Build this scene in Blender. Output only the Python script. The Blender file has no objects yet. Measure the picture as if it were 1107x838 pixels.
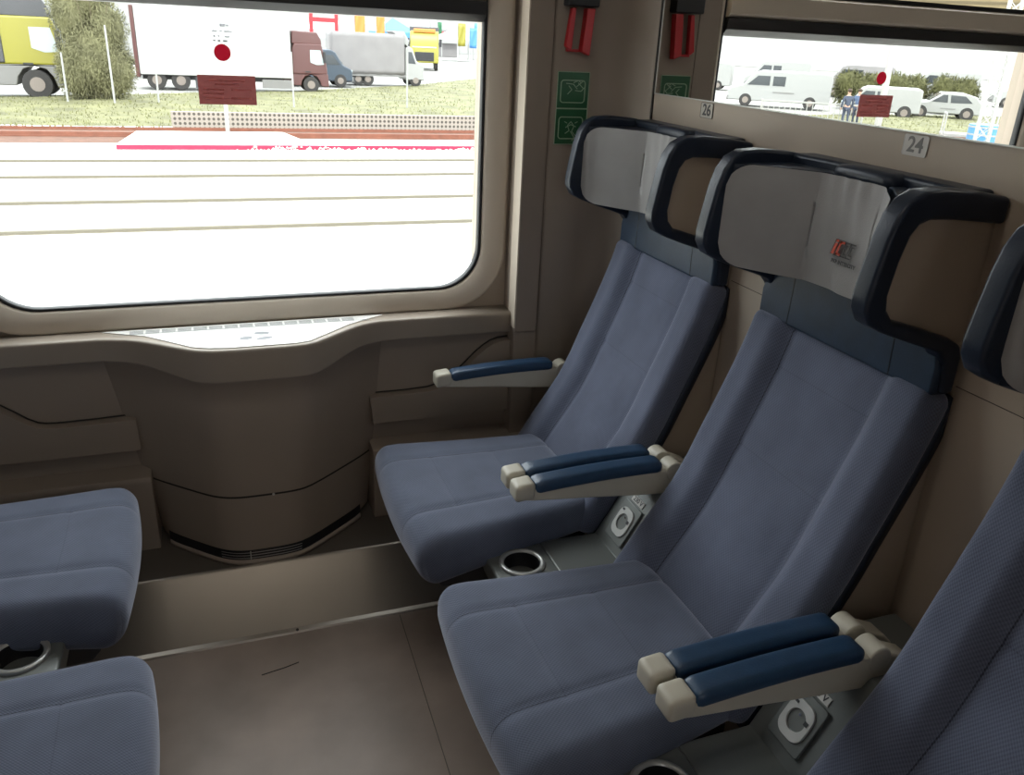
import bpy, bmesh, math, random
from mathutils import Vector, Matrix
C = bpy.context.scene.collection
SC = bpy.context.scene
R = math.radians

# ---------------------------------------------------------------- camera
M = ((0.93935733, -0.09258931, 0.33020453),
     (-0.33992082, -0.37886507, 0.86076425),
     (0.04540539, -0.9208086, -0.38736271))
cam_d = bpy.data.cameras.new('camera'); cam = bpy.data.objects.new('camera', cam_d); C.objects.link(cam)
cam_d.sensor_width = 36.0; cam_d.lens = 895.15 / 1107 * 36.0
cam_d.clip_start = 0.02; cam_d.clip_end = 800
mw = Matrix.Identity(4)
for i in range(3):
    mw[i][0] = M[i][0]; mw[i][1] = -M[i][1]; mw[i][2] = -M[i][2]
mw[2][3] = 1.53
cam.matrix_world = mw
SC.camera = cam

# ---------------------------------------------------------------- sky, sun, exposure
SC.view_settings.view_transform = 'Standard'
SC.view_settings.look = 'None'
SC.view_settings.gamma = 1.0
SC.view_settings.use_curve_mapping = False
SC.view_settings.exposure = 0.27
SC.cycles.use_denoising = True
SC.cycles.max_bounces = 14
SC.cycles.diffuse_bounces = 7
SC.cycles.glossy_bounces = 6
SC.cycles.transparent_max_bounces = 24
SC.cycles.sample_clamp_indirect = 8.0
world = bpy.data.worlds.new('sky'); SC.world = world; world.use_nodes = True
wn = world.node_tree.nodes; wl = world.node_tree.links
bg = wn['Background']
bg.inputs[0].default_value = (0.94, 0.97, 1.0, 1); bg.inputs[1].default_value = 5.6
sun_d = bpy.data.lights.new('sun', 'SUN'); sun_d.energy = 2.0; sun_d.angle = R(3); sun_d.color = (1, 0.96, 0.9)
sun = bpy.data.objects.new('sun', sun_d); C.objects.link(sun)
sun.rotation_euler = (R(38), 0, R(-18))      # shines from behind the coach, high, onto the yard
# daylight through the windows (portal guides the sampling of the sky only)
for (x, y, z, sx, sz, rx) in ((0.11, 2.44, 1.2, 1.3, 0.78, R(-90)), ):
    pd = bpy.data.lights.new('window_portal', 'AREA'); pd.shape = 'RECTANGLE'; pd.size = sx; pd.size_y = sz
    pd.cycles.is_portal = True
    po = bpy.data.objects.new('window_portal', pd); C.objects.link(po); po.location = (x, y, z); po.rotation_euler = (rx, 0, 0)

# ---------------------------------------------------------------- materials
MATS = {}
def pm(name, col, rough=0.5, metal=0.0, noise=None, bump=None, spec=0.5, sheen=0.0, coat=0.0, emit=None):
    """principled material; noise=(scale, amount) varies the colour, bump=(scale, strength)"""
    m = bpy.data.materials.new(name); m.use_nodes = True
    nt = m.node_tree; n = nt.nodes; l = nt.links; b = n['Principled BSDF']
    b.inputs['Base Color'].default_value = (*col, 1); b.inputs['Roughness'].default_value = rough
    b.inputs['Metallic'].default_value = metal; b.inputs['Specular IOR Level'].default_value = spec
    b.inputs['Sheen Weight'].default_value = sheen; b.inputs['Coat Weight'].default_value = coat
    tc = n.new('ShaderNodeTexCoord')
    if noise:
        t = n.new('ShaderNodeTexNoise'); t.inputs['Scale'].default_value = noise[0]; t.inputs['Detail'].default_value = 6
        l.new(tc.outputs['Object'], t.inputs['Vector'])
        mr = n.new('ShaderNodeMapRange'); mr.inputs[1].default_value = 0.3; mr.inputs[2].default_value = 0.7
        mr.inputs[3].default_value = 1 - noise[1]; mr.inputs[4].default_value = 1 + noise[1]
        l.new(t.outputs['Fac'], mr.inputs[0])
        h = n.new('ShaderNodeVectorMath'); h.operation = 'SCALE'; h.inputs[0].default_value = col
        l.new(mr.outputs[0], h.inputs['Scale']); l.new(h.outputs[0], b.inputs['Base Color'])
    if bump:
        t2 = n.new('ShaderNodeTexNoise'); t2.inputs['Scale'].default_value = bump[0]; t2.inputs['Detail'].default_value = 4
        l.new(tc.outputs['Object'], t2.inputs['Vector'])
        bp = n.new('ShaderNodeBump'); bp.inputs['Strength'].default_value = bump[1]; bp.inputs['Distance'].default_value = 0.002
        l.new(t2.outputs['Fac'], bp.inputs['Height']); l.new(bp.outputs[0], b.inputs['Normal'])
    if emit:
        b.inputs['Emission Color'].default_value = (*emit[0], 1); b.inputs['Emission Strength'].default_value = emit[1]
    MATS[name] = m
    return m

def math_n(nt, op, a, b=None, clamp=False):
    nd = nt.nodes.new('ShaderNodeMath'); nd.operation = op; nd.use_clamp = clamp
    for i, v in enumerate((a, b)):
        if v is None: continue
        if isinstance(v, (int, float)): nd.inputs[i].default_value = v
        else: nt.links.new(v, nd.inputs[i])
    return nd.outputs[0]

def fabric(name, col, across='Z', seams=(), cross=()):
    """blue-grey ribbed moquette in seat-local coordinates; seams = list of |y| positions; a darker stitched line"""
    m = bpy.data.materials.new(name); m.use_nodes = True
    nt = m.node_tree; n = nt.nodes; l = nt.links; b = n['Principled BSDF']
    b.inputs['Roughness'].default_value = 0.9; b.inputs['Specular IOR Level'].default_value = 0.15
    b.inputs['Sheen Weight'].default_value = 0.6; b.inputs['Sheen Roughness'].default_value = 0.45
    b.inputs['Sheen Tint'].default_value = (0.8, 0.84, 1.0, 1)
    tc = n.new('ShaderNodeTexCoord'); sp = n.new('ShaderNodeSeparateXYZ'); l.new(tc.outputs['Object'], sp.inputs[0])
    X, Y, Z = sp.outputs
    A = math_n(nt, 'ADD', X, Z) if across == 'Z' else X
    A = Z if across == 'Z' else X
    at = n.new('ShaderNodeAttribute'); at.attribute_name = 'weave'; sw = n.new('ShaderNodeSeparateXYZ'); l.new(at.outputs['Vector'], sw.inputs[0])
    a_, b_ = sw.outputs[0], sw.outputs[1]
    d1 = math_n(nt, 'SINE', math_n(nt, 'MULTIPLY', math_n(nt, 'ADD', b_, a_), 1150.0))
    d2 = math_n(nt, 'SINE', math_n(nt, 'MULTIPLY', math_n(nt, 'SUBTRACT', b_, math_n(nt, 'MULTIPLY', a_, 0.6)), 1000.0))
    w = math_n(nt, 'MULTIPLY', math_n(nt, 'ADD', math_n(nt, 'MULTIPLY', d1, 0.7), math_n(nt, 'MULTIPLY', d2, 0.5)), 0.24)
    ns = n.new('ShaderNodeTexNoise'); ns.inputs['Scale'].default_value = 9; ns.inputs['Detail'].default_value = 5
    l.new(tc.outputs['Object'], ns.inputs['Vector'])
    nf = math_n(nt, 'MULTIPLY', math_n(nt, 'SUBTRACT', ns.outputs['Fac'], 0.5), 0.7)
    fac = math_n(nt, 'ADD', math_n(nt, 'ADD', w, nf), 1.0)
    ay = math_n(nt, 'ABSOLUTE', b_)
    for s in seams:
        dd = math_n(nt, 'ABSOLUTE', math_n(nt, 'SUBTRACT', ay, s))
        line = math_n(nt, 'LESS_THAN', dd, 0.0011)
        fac = math_n(nt, 'SUBTRACT', fac, math_n(nt, 'MULTIPLY', line, 0.55))
    for s in cross:
        dd = math_n(nt, 'ABSOLUTE', math_n(nt, 'SUBTRACT', a_, s))
        line = math_n(nt, 'MULTIPLY', math_n(nt, 'LESS_THAN', dd, 0.0012), math_n(nt, 'LESS_THAN', ay, 0.128))
        fac = math_n(nt, 'SUBTRACT', fac, math_n(nt, 'MULTIPLY', line, 0.14))
    h = n.new('ShaderNodeVectorMath'); h.operation = 'SCALE'; h.inputs[0].default_value = col
    l.new(fac, h.inputs['Scale']); l.new(h.outputs[0], b.inputs['Base Color'])
    bp = n.new('ShaderNodeBump'); bp.inputs['Strength'].default_value = 0.5; bp.inputs['Distance'].default_value = 0.0012
    l.new(w, bp.inputs['Height']); l.new(bp.outputs[0], b.inputs['Normal'])
    MATS[name] = m
    return m

fab_seat = fabric('fabric_seat', (0.112, 0.129, 0.182), 'X', (0.122,), (0.108, -0.067))
fab_back = fabric('fabric_back', (0.107, 0.122, 0.176), 'Z', (0.13,), (0.42-0.346, 0.60-0.346))
leather = pm('leather_navy', (0.013, 0.020, 0.036), 0.36, noise=(30, 0.1), bump=(260, 0.12), spec=0.32)
leather_blue = pm('leather_blue', (0.016, 0.034, 0.066), 0.42, noise=(25, 0.15), bump=(240, 0.15), spec=0.35)
pad_blue = pm('armrest_blue', (0.018, 0.050, 0.105), 0.36, noise=(40, 0.1), bump=(300, 0.2), spec=0.55)
cover_grey = pm('cover_grey', (0.345, 0.34, 0.34), 0.75, noise=(12, 0.06), bump=(500, 0.3), spec=0.25)
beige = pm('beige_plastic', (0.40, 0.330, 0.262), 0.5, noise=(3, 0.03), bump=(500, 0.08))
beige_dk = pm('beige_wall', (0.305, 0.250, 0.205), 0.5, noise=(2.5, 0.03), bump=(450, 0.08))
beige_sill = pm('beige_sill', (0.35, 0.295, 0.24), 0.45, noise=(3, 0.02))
beige_far = pm('brown_panel', (0.16, 0.13, 0.105), 0.5, noise=(3, 0.03))
beige_lt = pm('beige_frame', (0.60, 0.52, 0.43), 0.42, noise=(3, 0.02))
tip_beige = pm('beige_armrest', (0.52, 0.485, 0.40), 0.45, noise=(8, 0.05))
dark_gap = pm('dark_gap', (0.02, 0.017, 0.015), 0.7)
black = pm('black_gasket', (0.012, 0.012, 0.014), 0.45)
black_bar = pm('black_bar', (0.018, 0.017, 0.018), 0.4)
steel = pm('brown_steel', (0.33, 0.29, 0.25), 0.36, 0.7, noise=(1.5, 0.12), bump=(60, 0.05))
ledge_m = pm('ledge_brown', (0.15, 0.13, 0.11), 0.45, 0.3)
floor_m = pm('floor_brown', (0.34, 0.270, 0.230), 0.45, noise=(5, 0.16), bump=(90, 0.12))
console_m = pm('console_grey', (0.17, 0.18, 0.172), 0.36, 0.3, bump=(300, 0.1))
silver = pm('silver_plastic', (0.50, 0.50, 0.48), 0.32, 0.6)
socket_m = pm('socket_grey', (0.50, 0.50, 0.48), 0.45, 0.1)
chrome = pm('chrome', (0.6, 0.6, 0.6), 0.15, 1.0)
white_v = pm('white_vent', (0.88, 0.87, 0.84), 0.32)
grey_mark = pm('grey_mark', (0.24, 0.25, 0.26), 0.5)
white_p = pm('white_print', (0.55, 0.53, 0.50), 0.5)
plate_m = pm('plate_grey', (0.42, 0.39, 0.34), 0.45)
ink = pm('dark_ink', (0.03, 0.03, 0.035), 0.5)
green = pm('sticker_green', (0.012, 0.105, 0.04), 0.4)
green_line = pm('sticker_line', (0.36, 0.50, 0.36), 0.45)
red_m = pm('hammer_red', (0.52, 0.012, 0.02), 0.35)
mirror_m = pm('mirror_glass', (0.92, 0.92, 0.90), 0.0, 1.0)
logo_red = pm('logo_red', (0.60, 0.06, 0.02), 0.5)
ceil_m = pm('ceiling_white', (0.36, 0.345, 0.32), 0.6)
lamp_m = pm('lamp_glow', (0.9, 0.9, 0.85), 0.5, emit=((1, 0.95, 0.85), 0.6))
# glass: clear pane with a weak reflection
def glass(name, refl, tint=(0.93, 0.95, 0.94)):
    m = bpy.data.materials.new(name); m.use_nodes = True
    nt = m.node_tree; n = nt.nodes; l = nt.links; n.remove(n['Principled BSDF'])
    t = n.new('ShaderNodeBsdfTransparent'); t.inputs[0].default_value = (*tint, 1)
    g = n.new('ShaderNodeBsdfGlossy'); g.inputs['Roughness'].default_value = 0.0
    mx = n.new('ShaderNodeMixShader'); mx.inputs[0].default_value = refl
    l.new(t.outputs[0], mx.inputs[1]); l.new(g.outputs[0], mx.inputs[2]); l.new(mx.outputs[0], n['Material Output'].inputs[0])
    return m
glass_m = glass('window_glass', 0.03)
# outdoors
concrete = pm('yard_concrete', (0.62, 0.60, 0.55), 0.85, noise=(0.6, 0.08), bump=(8, 0.3))
gravel = pm('gravel', (0.42, 0.47, 0.41), 0.9, noise=(7, 0.35), bump=(15, 1.0))
rust = pm('rust_ballast', (0.10, 0.045, 0.026), 0.9, noise=(5, 0.25), bump=(20, 1.0))
rail_m = pm('rail_rust', (0.17, 0.060, 0.034), 0.6, noise=(5, 0.15))
rail_pale = pm('rail_pale', (0.13, 0.115, 0.085), 0.6)
slab_w = pm('slab_white', (0.62, 0.60, 0.57), 0.8)
slab_r = pm('slab_red', (0.30, 0.008, 0.045), 0.6)
grass_m = pm('grass_ground', (0.115, 0.112, 0.050), 0.95, noise=(0.9, 0.35), bump=(12, 1.0))
blade_m = pm('grass_blades', (0.145, 0.147, 0.062), 0.9, noise=(0.7, 0.35))
asphalt = pm('asphalt', (0.24, 0.235, 0.22), 0.9, noise=(0.3, 0.06))
leaf_m = pm('bush_leaves', (0.135, 0.130, 0.065), 0.9, noise=(1.6, 0.35))
twig_m = pm('bush_twigs', (0.10, 0.08, 0.05), 0.9)
hedge_m = pm('hedge_leaves', (0.075, 0.075, 0.025), 0.9, noise=(1.5, 0.35))
yel = pm('paint_yellow', (0.22, 0.20, 0.022), 0.35)
grey_d = pm('paint_darkgrey', (0.055, 0.055, 0.06), 0.5)
grey_m = pm('paint_grey', (0.16, 0.155, 0.15), 0.5)
tyre = pm('tyre', (0.03, 0.028, 0.027), 0.85)
rim_m = pm('wheel_rim', (0.18, 0.15, 0.13), 0.5)
white_box = pm('box_white', (0.36, 0.36, 0.35), 0.5)
white_t = pm('paint_white', (0.27, 0.27, 0.262), 0.45)
brown_t = pm('paint_brown', (0.085, 0.032, 0.030), 0.4)
tarp_m = pm('tarp_grey', (0.185, 0.175, 0.175), 0.6, noise=(1.2, 0.08), bump=(3, 0.5))
darkblue_t = pm('paint_darkblue', (0.035, 0.05, 0.07), 0.4)
glass_t = pm('vehicle_glass', (0.035, 0.04, 0.045), 0.12)
glass_l = pm('vehicle_glass_light', (0.33, 0.38, 0.38), 0.15)
sign_m = pm('sign_maroon', (0.46, 0.16, 0.15), 0.5)
sign_t = pm('sign_print', (0.65, 0.34, 0.32), 0.5)
def backlit(name, col, trans):
    m = bpy.data.materials.new(name); m.use_nodes = True
    nt = m.node_tree; n = nt.nodes; l = nt.links; n.remove(n['Principled BSDF'])
    d = n.new('ShaderNodeBsdfDiffuse'); d.inputs[0].default_value = (*col, 1)
    t = n.new('ShaderNodeBsdfTranslucent'); t.inputs[0].default_value = (*trans, 1)
    a = n.new('ShaderNodeAddShader'); l.new(d.outputs[0], a.inputs[0]); l.new(t.outputs[0], a.inputs[1]); l.new(a.outputs[0], n['Material Output'].inputs[0])
    MATS[name] = m; return m
sign_m = backlit('sign_maroon_film', (0.25, 0.08, 0.075), (0.034, 0.0095, 0.009))
sign_t = backlit('sign_print_film', (0.45, 0.2, 0.19), (0.05, 0.022, 0.020))
dot_m = pm('disc_red', (0.85, 0.02, 0.05), 0.45)
backlit('sign_print_dark', (0.35, 0.14, 0.13), (0.5, 0.3, 0.3))
dot_m = backlit('disc_red_film', (0.45, 0.01, 0.02), (0.060, 0.0012, 0.004))
post_m = pm('post_white', (0.30, 0.295, 0.28), 0.5)
post_g = pm('post_grey', (0.28, 0.28, 0.27), 0.6)
orange = pm('paint_orange', (0.62, 0.17, 0.03), 0.5)
blue_t = pm('paint_blue', (0.06, 0.20, 0.45), 0.5)
tan_t = pm('paint_tan', (0.16, 0.125, 0.065), 0.8, noise=(0.5, 0.15))
skin = pm('skin', (0.45, 0.27, 0.20), 0.6)
cloth_d = pm('cloth_dark', (0.05, 0.06, 0.09), 0.9)
cloth_b = pm('cloth_jeans', (0.07, 0.10, 0.17), 0.9)
hair_m = pm('hair_brown', (0.05, 0.03, 0.02), 0.8)
# perforated low wall: pattern of dark holes
def perforated():
    m = bpy.data.materials.new('perforated_concrete'); m.use_nodes = True
    nt = m.node_tree; n = nt.nodes; l = nt.links; b = n['Principled BSDF']; b.inputs['Roughness'].default_value = 0.9
    tc = n.new('ShaderNodeTexCoord'); sp = n.new('ShaderNodeSeparateXYZ'); l.new(tc.outputs['Object'], sp.inputs[0])
    a = math_n(nt, 'SINE', math_n(nt, 'MULTIPLY', math_n(nt, 'ADD', sp.outputs[0], sp.outputs[2]), 24.0))
    c = math_n(nt, 'SINE', math_n(nt, 'MULTIPLY', math_n(nt, 'SUBTRACT', sp.outputs[0], sp.outputs[2]), 24.0))
    k = math_n(nt, 'LESS_THAN', math_n(nt, 'MULTIPLY', a, c), -0.25)
    mx = n.new('ShaderNodeMixRGB'); mx.inputs[1].default_value = (0.27, 0.24, 0.205, 1); mx.inputs[2].default_value = (0.07, 0.06, 0.05, 1)
    l.new(k, mx.inputs[0]); l.new(mx.outputs[0], b.inputs['Base Color'])
    return m
perf_m = perforated()

# ---------------------------------------------------------------- mesh helpers
def mk(name, verts, faces, mat, parent=None, smooth=False, bevel=0, segs=2, loc=None, mats=None):
    me = bpy.data.meshes.new(name); me.from_pydata([tuple(v) for v in verts], [], faces); me.validate()
    bm = bmesh.new(); bm.from_mesh(me)
    bmesh.ops.recalc_face_normals(bm, faces=bm.faces)
    bm.to_mesh(me); bm.free()
    o = bpy.data.objects.new(name, me); C.objects.link(o)
    if mat: me.materials.append(mat)
    if bevel:
        b = o.modifiers.new('bevel', 'BEVEL'); b.width = bevel; b.segments = segs; b.limit_method = 'ANGLE'; b.angle_limit = R(35)
        smooth = True
    if smooth:
        for p in me.polygons: p.use_smooth = True
        if bevel:
            wnm = o.modifiers.new('wn', 'WEIGHTED_NORMAL'); wnm.keep_sharp = True
    if parent: o.parent = parent
    if loc: o.location = loc
    return o

class G:
    """collects simple solids that form ONE part"""
    def __init__(s): s.v = []; s.f = []
    def add(s, v, f):
        k = len(s.v); s.v += [tuple(p) for p in v]; s.f += [tuple(i + k for i in q) for q in f]; return s
    def box(s, a, b):
        x0, y0, z0 = a; x1, y1, z1 = b
        return s.add([(x0,y0,z0),(x1,y0,z0),(x1,y1,z0),(x0,y1,z0),(x0,y0,z1),(x1,y0,z1),(x1,y1,z1),(x0,y1,z1)],
                     [(0,3,2,1),(4,5,6,7),(0,1,5,4),(1,2,6,5),(2,3,7,6),(3,0,4,7)])
    def prism(s, poly, a, b, plane='xz'):
        """poly in the named plane, extruded from a to b along the remaining axis"""
        def P(p, t):
            return {'xz': (p[0], t, p[1]), 'xy': (p[0], p[1], t), 'yz': (t, p[0], p[1])}[plane]
        n = len(poly); v = [P(p, a) for p in poly] + [P(p, b) for p in poly]
        return s.add(v, [tuple(range(n)), tuple(range(2*n-1, n-1, -1))] + [(i, (i+1) % n, n+(i+1) % n, n+i) for i in range(n)])
    def cyl(s, p, q, r, r2=None, n=16):
        p, q = Vector(p), Vector(q); r2 = r if r2 is None else r2
        d = (q-p).normalized(); u = d.orthogonal().normalized(); w = d.cross(u)
        v = [p + r*(math.cos(2*math.pi*i/n)*u + math.sin(2*math.pi*i/n)*w) for i in range(n)] + \
            [q + r2*(math.cos(2*math.pi*i/n)*u + math.sin(2*math.pi*i/n)*w) for i in range(n)]
        return s.add(v, [tuple(range(n)), tuple(range(2*n-1, n-1, -1))] + [(i, (i+1) % n, n+(i+1) % n, n+i) for i in range(n)])
    def tube(s, pts, r, n=6):
        for a, b in zip(pts, pts[1:]): s.cyl(a, b, r, n=n)
        return s
    def build(s, name, mat, parent=None, **k): return mk(name, s.v, s.f, mat, parent, **k)

def rbox(size, r, n, fn=None, main=None, W=None):
    """rounded box as a dense grid: size (full), radius (3 values or 1), n subdivisions; fn maps a point"""
    sx, sy, sz = size; hx, hy, hz = sx/2, sy/2, sz/2
    nx, ny, nz = n; idx = {}; V = []; F = []
    def warp(i, m, h):
        return (i/m*2-1)*h
    def vid(i, j, k):
        key = (i, j, k)
        if key in idx: return idx[key]
        p = Vector((warp(i, nx, hx), warp(j, ny, hy), warp(k, nz, hz)))
        if W is not None:      # unrolled cloth coordinates
            if main == 'z':
                W.append((p.x + (hz-p.z if i in (0, nx) else 0), p.y + (math.copysign(hz-p.z, p.y) if j in (0, ny) else 0), 0))
            else:
                W.append((p.z + (hx-p.x if k in (0, nz) else 0), p.y + (math.copysign(hx-p.x, p.y) if j in (0, ny) else 0), 0))
        q = Vector((max(-hx+r, min(hx-r, p.x)), max(-hy+r, min(hy-r, p.y)), max(-hz+r, min(hz-r, p.z))))
        d = p-q
        if d.length > 1e-9:
            p = q + d.normalized()*min(r, max(abs(d.x), abs(d.y), abs(d.z)))
        if fn: p = Vector(fn(p.x, p.y, p.z))
        idx[key] = len(V); V.append(p); return idx[key]
    for i in range(nx):
        for j in range(ny):
            F.append((vid(i,j,0), vid(i,j+1,0), vid(i+1,j+1,0), vid(i+1,j,0)))
            F.append((vid(i,j,nz), vid(i+1,j,nz), vid(i+1,j+1,nz), vid(i,j+1,nz)))
    for i in range(nx):
        for k in range(nz):
            F.append((vid(i,0,k), vid(i+1,0,k), vid(i+1,0,k+1), vid(i,0,k+1)))
            F.append((vid(i,ny,k), vid(i,ny,k+1), vid(i+1,ny,k+1), vid(i+1,ny,k)))
    for j in range(ny):
        for k in range(nz):
            F.append((vid(0,j,k), vid(0,j,k+1), vid(0,j+1,k+1), vid(0,j+1,k)))
            F.append((vid(nx,j,k), vid(nx,j+1,k), vid(nx,j+1,k+1), vid(nx,j,k+1)))
    return V, F

def set_weave(o, W):
    at = o.data.attributes.new('weave', 'FLOAT_VECTOR', 'POINT')
    for i, w in enumerate(W): at.data[i].vector = w
def rrect(x0, x1, z0, z1, rb, rt, n=10):
    """rounded rectangle loop in xz: rb bottom radius, rt top radius"""
    pts = []
    for (cx, cz, r, a0) in ((x1-rb, z0+rb, rb, -90), (x1-rt, z1-rt, rt, 0), (x0+rt, z1-rt, rt, 90), (x0+rb, z0+rb, rb, 180)):
        for i in range(n+1):
            a = R(a0 + 90*i/n); pts.append((cx + r*math.cos(a), cz + r*math.sin(a)))
    return pts
def loft(loops, closed=True):
    """loops = list of equally long point lists"""
    n = len(loops[0]); V = [p for L in loops for p in L]; F = []
    for k in range(len(loops)-1):
        for i in range(n if closed else n-1):
            j = (i+1) % n
            F.append((k*n+i, k*n+j, (k+1)*n+j, (k+1)*n+i))
    return V, F

def thing(name, label, cat, loc=(0,0,0), rz=0, group=None):
    o = bpy.data.objects.new(name, None); C.objects.link(o); o.empty_display_size = 0.05
    o.location = loc; o.rotation_euler = (0, 0, rz); o['label'] = label; o['category'] = cat
    if group: o['group'] = group
    return o
def tag(o, label, cat, group=None, kind=None):
    o['label'] = label; o['category'] = cat
    if group: o['group'] = group
    if kind: o['kind'] = kind
    return o
def struct(o): o['kind'] = 'structure'; return o
def copy_tree(o, parent=None):
    c = o.copy(); C.objects.link(c)
    if parent: c.parent = parent
    for ch in [x for x in bpy.data.objects if x.parent == o]:
        d = copy_tree(ch, c)
    return c
def text_mesh(name, s, size, mat, parent, mtx, extrude=0.0004, shear=0, bold=0):
    cu = bpy.data.curves.new(name, 'FONT'); cu.body = s; cu.size = size; cu.extrude = extrude; cu.shear = shear
    cu.align_x = 'CENTER'; cu.align_y = 'CENTER'; cu.offset = bold
    t = bpy.data.objects.new(name, cu); C.objects.link(t)
    dg = bpy.context.evaluated_depsgraph_get()
    me = bpy.data.meshes.new_from_object(t.evaluated_get(dg)); bpy.data.objects.remove(t)
    me.name = name; me.materials.clear(); me.materials.append(mat); me.transform(mtx)
    o = bpy.data.objects.new(name, me); C.objects.link(o)
    if parent: o.parent = parent
    return o

# ================================================================ THE COMPARTMENT
XW, XL = 1.154, -1.0          # right and left partition
YG = 2.36                       # window glass
YC = 0.10                       # corridor wall
ZT = 2.30
# floor ----------------------------------------------------------
struct(G().box((XL-0.1, YC-1.2, -0.04), (XW+0.1, 2.5, 0)).build('floor', floor_m))
g = G()
g.tube([(0.42, 1.90, 0.0005), (0.40, 1.2, 0.0005)], 0.0012)
struct(g.build('trim_1', ledge_m))
struct(G().box((XL-0.1, YC-1.2, ZT), (XW+0.1, 2.5, ZT+0.05)).build('ceiling', ceil_m))
# partitions -----------------------------------------------------
g = G().box((XW, YC, 0), (XW+0.05, 2.07, ZT))
struct(g.build('wall_right', beige))
struct(G().box((XL-0.05, YC, 0), (XL, 2.4, ZT)).build('wall_left', beige_far))
# dark joint lines of the right partition
g = G()
for (a, b) in ((1.42, 1.60), (0.76, 0.94), (0.2, 0.28)):
    g.box((XW-0.0006, a, 1.029), (XW+0.002, b, 1.0302))
struct(g.build('trim_2', dark_gap))
# corner panel that turns from the side wall to the partition
cur = [(0.93, 2.235)] + [(1.04 + 0.114*math.sin(t), 2.065 + 0.16*math.cos(t)) for t in [R(a) for a in range(0, 91, 10)]]
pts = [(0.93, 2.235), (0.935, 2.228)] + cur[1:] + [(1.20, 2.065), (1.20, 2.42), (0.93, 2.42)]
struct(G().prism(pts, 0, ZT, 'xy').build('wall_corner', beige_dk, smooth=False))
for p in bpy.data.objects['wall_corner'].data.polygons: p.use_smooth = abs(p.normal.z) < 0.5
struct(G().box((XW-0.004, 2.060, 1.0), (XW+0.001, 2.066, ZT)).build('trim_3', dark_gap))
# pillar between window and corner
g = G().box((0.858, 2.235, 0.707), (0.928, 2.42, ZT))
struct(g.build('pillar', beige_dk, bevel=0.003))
struct(G().box((0.854, 2.2345, 0.72), (0.8585, 2.29, ZT)).build('pillar_lit_edge', beige_lt))  # paler strip: light catching the pillar edge, put in as colour
# window wall ----------------------------------------------------
g = G()
g.box((XL, 2.345, 0.0), (0.93, 2.45, 0.80))
g.box((XL, 2.345, 2.02), (0.93, 2.45, ZT))
g.box((XL, 2.345, 0.80), (-0.56, 2.45, 2.02))
g.box((0.78, 2.345, 0.80), (0.93, 2.45, 2.02))
struct(g.build('wall_window', beige))
# lower side wall (set back under the sill) and thicker lowest part
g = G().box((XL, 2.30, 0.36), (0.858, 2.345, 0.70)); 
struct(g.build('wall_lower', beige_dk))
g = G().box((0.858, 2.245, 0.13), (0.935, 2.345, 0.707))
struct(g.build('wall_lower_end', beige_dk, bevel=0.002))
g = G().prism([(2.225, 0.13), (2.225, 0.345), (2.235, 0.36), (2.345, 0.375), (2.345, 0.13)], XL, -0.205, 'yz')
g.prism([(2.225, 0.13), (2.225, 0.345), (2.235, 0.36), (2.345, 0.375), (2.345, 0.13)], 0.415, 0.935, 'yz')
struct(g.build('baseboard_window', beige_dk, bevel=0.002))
# ledge and sloped kick plate
struct(G().box((XL, 2.055, 0.0), (XW, 2.42, 0.133)).build('floor_ledge', ledge_m))
g = G().prism([(1.915, 0.001), (2.05, 0.135), (2.062, 0.139), (2.07, 0.134), (2.07, 0.001)], XL, XW, 'yz')
struct(g.build('baseboard_kick', steel, bevel=0.002))
struct(G().prism([(1.904, 0.0), (1.907, 0.005), (1.920, 0.008), (1.925, 0.0)], XL, XW, 'yz').build('baseboard_edge', steel))
g = G().tube([(0.03, 1.765, 0.0003), (0.09, 1.776, 0.0003), (0.125, 1.786, 0.0003)], 0.0014, 5)
for x in (0.136, -0.42, 0.62): g.cyl((x, 1.911, 0.004), (x, 1.909, 0.0075), 0.004, n=12)
struct(g.build('trim_5', dark_gap))
# sill: top and lip, each side of the heater cover, and in front of it
_P = [(-1.2, 2.275), (-0.29, 2.275), (-0.20, 2.255), (-0.06, 2.138), (-0.015, 2.122), (0.03, 2.117), (0.20, 2.117), (0.245, 2.128), (0.385, 2.255), (0.46, 2.275), (1.0, 2.275)]
_D = []
for a, b in zip(_P[1:-1], _P[2:-1]):
    for k in range(4): _D.append((a[0]+(b[0]-a[0])*k/4, a[1]+(b[1]-a[1])*k/4))
_D.append(_P[-2])
for _ in range(2): _D[1:-1] = [((_D[i-1][0]+2*_D[i][0]+_D[i+1][0])/4, (_D[i-1][1]+2*_D[i][1]+_D[i+1][1])/4) for i in range(1, len(_D)-1)]
L = []
for (x, y) in [(XL, 2.275), (-0.5, 2.275)] + _D + [(0.6, 2.275), (0.858, 2.275)]:
    y -= 0.010; mid = max(0, min(1, (2.265-y)/0.13)); zl = 0.700-0.028*mid
    L.append([(x, 2.40, 0.762), (x, y+0.012, 0.762), (x, y+0.007, 0.7618), (x, y+0.0018, 0.7595), (x, y, 0.7555), (x, y, 0.750), (x, y+0.002, zl+0.004), (x, y+0.0025, zl), (x, y+0.012, zl-0.004), (x, 2.40, zl-0.004)])
V, F = loft(L, True); F += [tuple(range(10)), tuple(range(len(V)-1, len(V)-11, -1))]
o = struct(mk('trim_sill', V, F, beige_sill, smooth=False))
for p in o.data.polygons: p.use_smooth = True
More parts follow.
